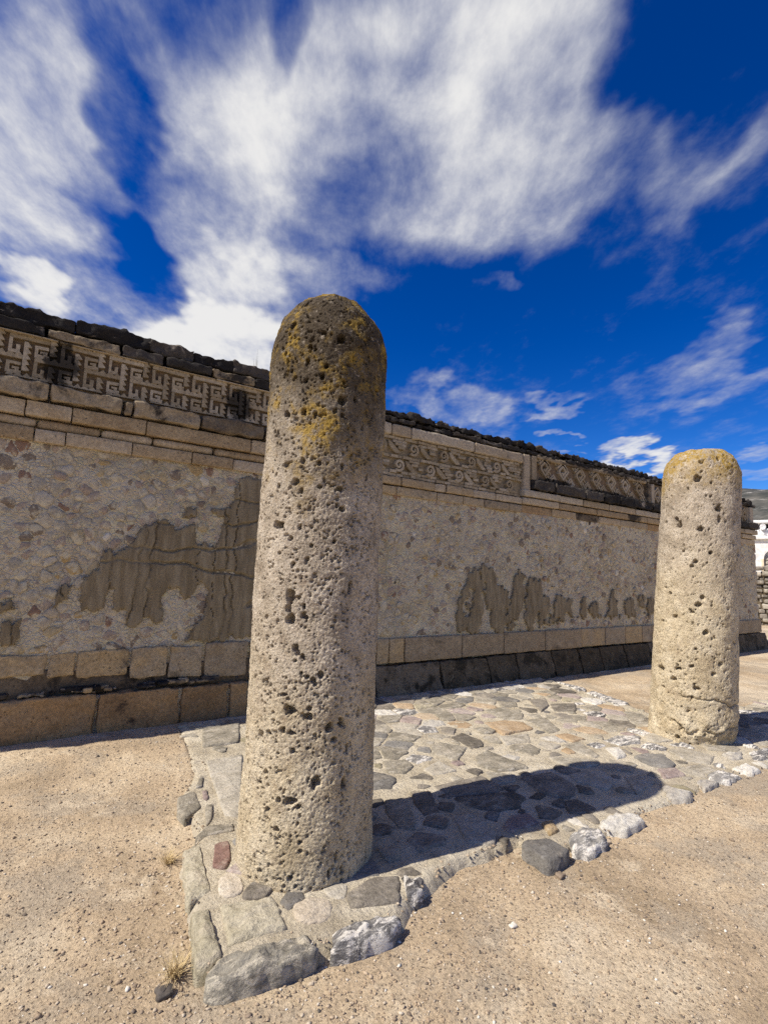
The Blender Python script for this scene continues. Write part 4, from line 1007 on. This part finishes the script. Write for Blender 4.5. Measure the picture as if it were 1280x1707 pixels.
rot = r5.uniform(0, 6.28, n); el = r5.uniform(.55, 1.0, n); fl = r5.uniform(.35, .8, n)
V = IV[None] * (1 + .25 * r5.normal(size=(n, 12, 1)))
vx = V[..., 0] * rad[:, None] * 1.25; vy = V[..., 1] * (rad * el)[:, None] * 1.1; vz = V[..., 2] * (rad * fl)[:, None]
Wx = vx * np.cos(rot)[:, None] - vy * np.sin(rot)[:, None] + gxp[:, None]; Wy = vx * np.sin(rot)[:, None] + vy * np.cos(rot)[:, None] + gyp[:, None]
Wz = vz + (gz_ + rad * fl * .35)[:, None]
VV = np.stack([Wx, Wy, Wz], -1).reshape(-1, 3); FF = (IF[None] + (np.arange(n) * 12)[:, None, None]).reshape(-1, 3)
gr = mesh_obj('gravel', VV, FF, M['gravel'], None, False, np.repeat(r5.uniform(size=n), 12), loc=(2.5, 2.5, 0))
tag(gr, 'fine loose gravel scattered over the dirt', 'gravel', kind='stuff')
LOOSE = [(.583, 2.277, .030, .02, 'dark grey pebble on the dirt beside the dry grass tuft by the pavement corner'),
         (1.17, 1.70, .026, .97, 'whitish pebble on the dirt at the bottom edge of the picture'),
         (2.63, 1.98, .026, .15, 'small brown stone beside the blue-grey slab at the pavement edge'),
         (.50, 1.93, .020, .05, 'small dark pebble lying alone on the dirt near the lower left corner'),
         (3.15, 2.02, .022, .75, 'flat pale stone chip on the dirt right of the white kerb stones'),
         (2.08, 1.84, .018, .98, 'tiny white stone chip on the open dirt right of the near column')]
for x, y, s, q, lab in LOOSE:
    V, F = block(x - s * 1.3, x + s * 1.3, y - s, y + s, 0, s * 1.3, seg=s * .5, r=s * .6, amp=s * .35, fr=28)
    V[:, 2] += float(ground_h(np.array([x]), np.array([y]))[0]) - s * .3
    tag(mesh_obj('loose_stone', V, F, M['gravel'], None, True, q), lab, 'stone', 'loose stones on the dirt')

# ---------------------------------------------------------------- dry grass
def tuft(name, x, y, z, n, L, lab, mat, cat, spread=1.2, up=.5, grp=None, wd=.0022, seed=1):
    r = np.random.default_rng(seed); V = []; F = []
    for k in range(n):
        a = r.uniform(0, 6.28); l = L * r.uniform(.5, 1.0); b = np.array([r.normal(0, L * .08), r.normal(0, L * .08), 0]); tp = spread * r.uniform(.3, 1)
        sd = np.array([-math.sin(a), math.cos(a), 0]) * wd
        for j in range(5):
            t_ = j / 4; h = l * (t_ * up * (1.5 - .7 * t_ * tp)); o_ = l * t_ * tp * .7
            c = b + np.array([math.cos(a) * o_, math.sin(a) * o_, max(h, .002)]); w_ = sd * (1 - .85 * t_)
            V += [c - w_, c + w_]
        m0 = k * 10
        for j in range(4): F.append([m0 + 2 * j, m0 + 2 * j + 1, m0 + 2 * j + 3, m0 + 2 * j + 2])
    V = np.array(V) + np.array([x, y, z])
    return tag(mesh_obj(name, V, F, mat, None, True, loc=(x, y, z)), lab, cat, grp)
tuft('grass_tuft', .64, 2.36, float(ground_z(.64, 2.36)), 95, .17, 'straw-coloured dry grass tuft spreading by the front corner of the pavement', M['straw'], 'grass tuft', 1.3, .45, 'dry grass tufts along the pavement edge', seed=2)
tuft('grass_tuft', .79, 3.20, float(ground_z(.79, 3.2)), 75, .14, 'small dry grass tuft against the left edge of the pavement near the reddish stone', M['straw'], 'grass tuft', 1.2, .45, 'dry grass tufts along the pavement edge', seed=3)
tuft('dry_weed', 2.02, 5.86, 3.96, 7, .26, 'thin dry weed growing on top of the wall left of the near column', M['weed'], 'weed', .25, 1.0, seed=5, wd=.0025)

# ---------------------------------------------------------------- beyond the wall's end: rubble wall, whitewashed house
def polar(azd, dist, z=0.0):
    a = math.radians(azd); return np.array([dist * math.cos(a), dist * math.sin(a), z])
rw = empty('rubble_wall', polar(18, 27)); tag(rw, 'low wall of loose grey rubble in front of the white house', 'wall')
d0 = polar(21.5, 27); d1 = polar(9, 28.5); dv = (d1 - d0); Lw = np.linalg.norm(dv[:2]); dv /= Lw; nv = np.array([dv[1], -dv[0], 0])
if nv @ d0 > 0: nv = -nv
V, F = block(0, Lw, 0, .6, -.3, 2.20, seg=.5, r=.05, amp=.05)
V = d0 + V[:, :1] * dv - V[:, 1:2] * nv + np.array([0, 0, 1.]) * V[:, 2:3]
mesh_obj('wall_body', V, F, M['plinth'], rw, True, .4)
r6 = np.random.default_rng(14); bagw = Bag(); row = 0; nst = 0
z = -.1
while z < 2.3:
    h = r6.uniform(.16, .24); x = r6.uniform(-.2, 0)
    while x < Lw:
        wd_ = r6.uniform(.14, .42); V, F = block(x + .01, x + wd_ - .01, -.08 + r6.uniform(-.06, .06), .3, z + r6.uniform(-.04, .03), z + h - .01 + r6.uniform(-.05, .04), seg=.12, r=.06, amp=.03, fr=5)
        V = d0 + V[:, :1] * dv - V[:, 1:2] * nv + np.array([0, 0, 1.]) * V[:, 2:3]
        mt = M['p_grey'] if r6.uniform() < .25 else M['p_dark']
        if nst < 150 and x < 3.2: mesh_obj('stone', V, F.tolist(), mt, rw, True, float(r6.uniform())); nst += 1
        else: bagw.add(V, F.tolist(), float(r6.uniform()))
        x += wd_
    z += h
tag(bagw.build('small_stones', M['p_dark'], rw), kind='stuff')

hs = empty('white_house', polar(17, 46)); tag(hs, 'whitewashed house with an arched shuttered opening beyond the end of the wall', 'house')
h0 = polar(19.95, 45); h1 = polar(6, 47); hv = h1 - h0; Lh = np.linalg.norm(hv[:2]); hv /= Lh; hn = np.array([hv[1], -hv[0], 0])
if hn @ h0 > 0: hn = -hn
def hpt(V): return h0 + V[:, :1] * hv - V[:, 1:2] * hn + np.array([0, 0, 1.]) * V[:, 2:3]
def hbox(name, x0, x1, y0, y1, z0, z1, m, par=hs, r=.02):
    V, F = block(x0, x1, y0, y1, z0, z1, seg=.8, r=r, amp=.01); V = hpt(V)
    return mesh_obj(name, V, F, M[m], par, True, .5)
z_ar = 4.6
arches = [.62 + 2.55 * k for k in range(4)]
# front wall with arched openings, as one outline per bay
for k, ax in enumerate(arches):
    x0, x1 = (ax - .62, ax + 1.93 + .0)
    aw = 1.9
    prof_ = [(x0, -.2), (ax, -.2), (ax, 3.6)] + [(ax + aw / 2 - aw / 2 * math.cos(q), 3.6 + .75 * math.sin(q)) for q in np.linspace(0, math.pi, 14)[1:-1]] + [(ax + aw, 3.6), (ax + aw, -.2), (x1, -.2), (x1, 4.95), (x0, 4.95)]
    V, F = prism(prof_, 0.0, .35); V = hpt(V); mesh_obj('wall_bay', V, F, M['white'], hs, False, .5)
    sh = hbox('shutter', ax, ax + aw, .24, .30, -.2, 3.75, 'shutter', hs)
    for j in range(14):
        V, F = block(ax + .02, ax + aw - .02, .20, .27, .1 + j * .26, .1 + j * .26 + .17, seg=.6, r=.02, amp=.004); mesh_obj('slat', hpt(V), F, M['shutter'], sh, True, .5)
    hbox('jamb', ax - .16, ax, -.03, .2, -.2, 3.6, 'jamb')
hbox('cornice', -.28, Lh, -.22, .3, 4.95, 5.18, 'white')
hbox('parapet', -.05, Lh, -.05, .15, 5.18, 5.72, 'white')
hbox('back_wall', 0, Lh, .5, 5.0, -.2, 4.9, 'white')
hbox('recess_shade_box', .15, Lh, 2.2, 5.0, 5.0, 6.25, 'black')  # solid near-black box painted as the shade under the roof slab
hbox('roof_slab', .0, Lh, 1.2, 5.2, 6.25, 6.48, 'white')
for k in range(4): hbox('post', .6 + 3 * k, .72 + 3 * k, 1.35, 1.47, 5.18, 6.25, 'white')
def dish(lx, zc_, r_, label, turn):
    e = empty('satellite_dish', hpt(np.array([[lx, -.02, 5.72]]))[0])
    tag(e, label, 'satellite dish', 'satellite dishes on the house roof')
    n1, n2 = 18, 5; V = []; F = []
    for i in range(n2):
        for k in range(n1):
            a = 2 * math.pi * k / n1; q = i / (n2 - 1); V.append((r_ * q * math.cos(a), -.22 * r_ * q * q - .1, r_ * q * math.sin(a) * 1.1))
    for i in range(n2 - 1):
        for k in range(n1): F.append([i * n1 + k, i * n1 + (k + 1) % n1, (i + 1) * n1 + (k + 1) % n1, (i + 1) * n1 + k])
    V = np.array(V); c, s = math.cos(turn), math.sin(turn)
    V = np.column_stack([V[:, 0] * c - V[:, 1] * s, V[:, 0] * s + V[:, 1] * c, V[:, 2] + .35 * V[:, 1]]) + np.array([lx, -.1, zc_])
    b = mesh_obj('bowl', hpt(V), F, M['dish'], e)
    mesh_obj('mast', hpt(block(lx - .03, lx + .03, -.08, -.02, 5.55, zc_, seg=.3, r=.02, amp=0)[0]), block(lx - .03, lx + .03, -.08, -.02, 5.55, zc_, seg=.3, r=.02, amp=0)[1], M['dish'], e)
    Vh, Fh = block(lx - .05 + s * .3, lx + .05 + s * .3, -.52, -.42, zc_ - .12, zc_ - .02, seg=.2, r=.03, amp=0); mesh_obj('receiver', hpt(Vh), Fh, M['dish'], e)
dish(.27, 5.93, .17, 'satellite dish turned edge-on at the corner of the white house roof', 1.1)
dish(.72, 5.90, .20, 'pale satellite dish facing outward on the white house parapet', -.5)
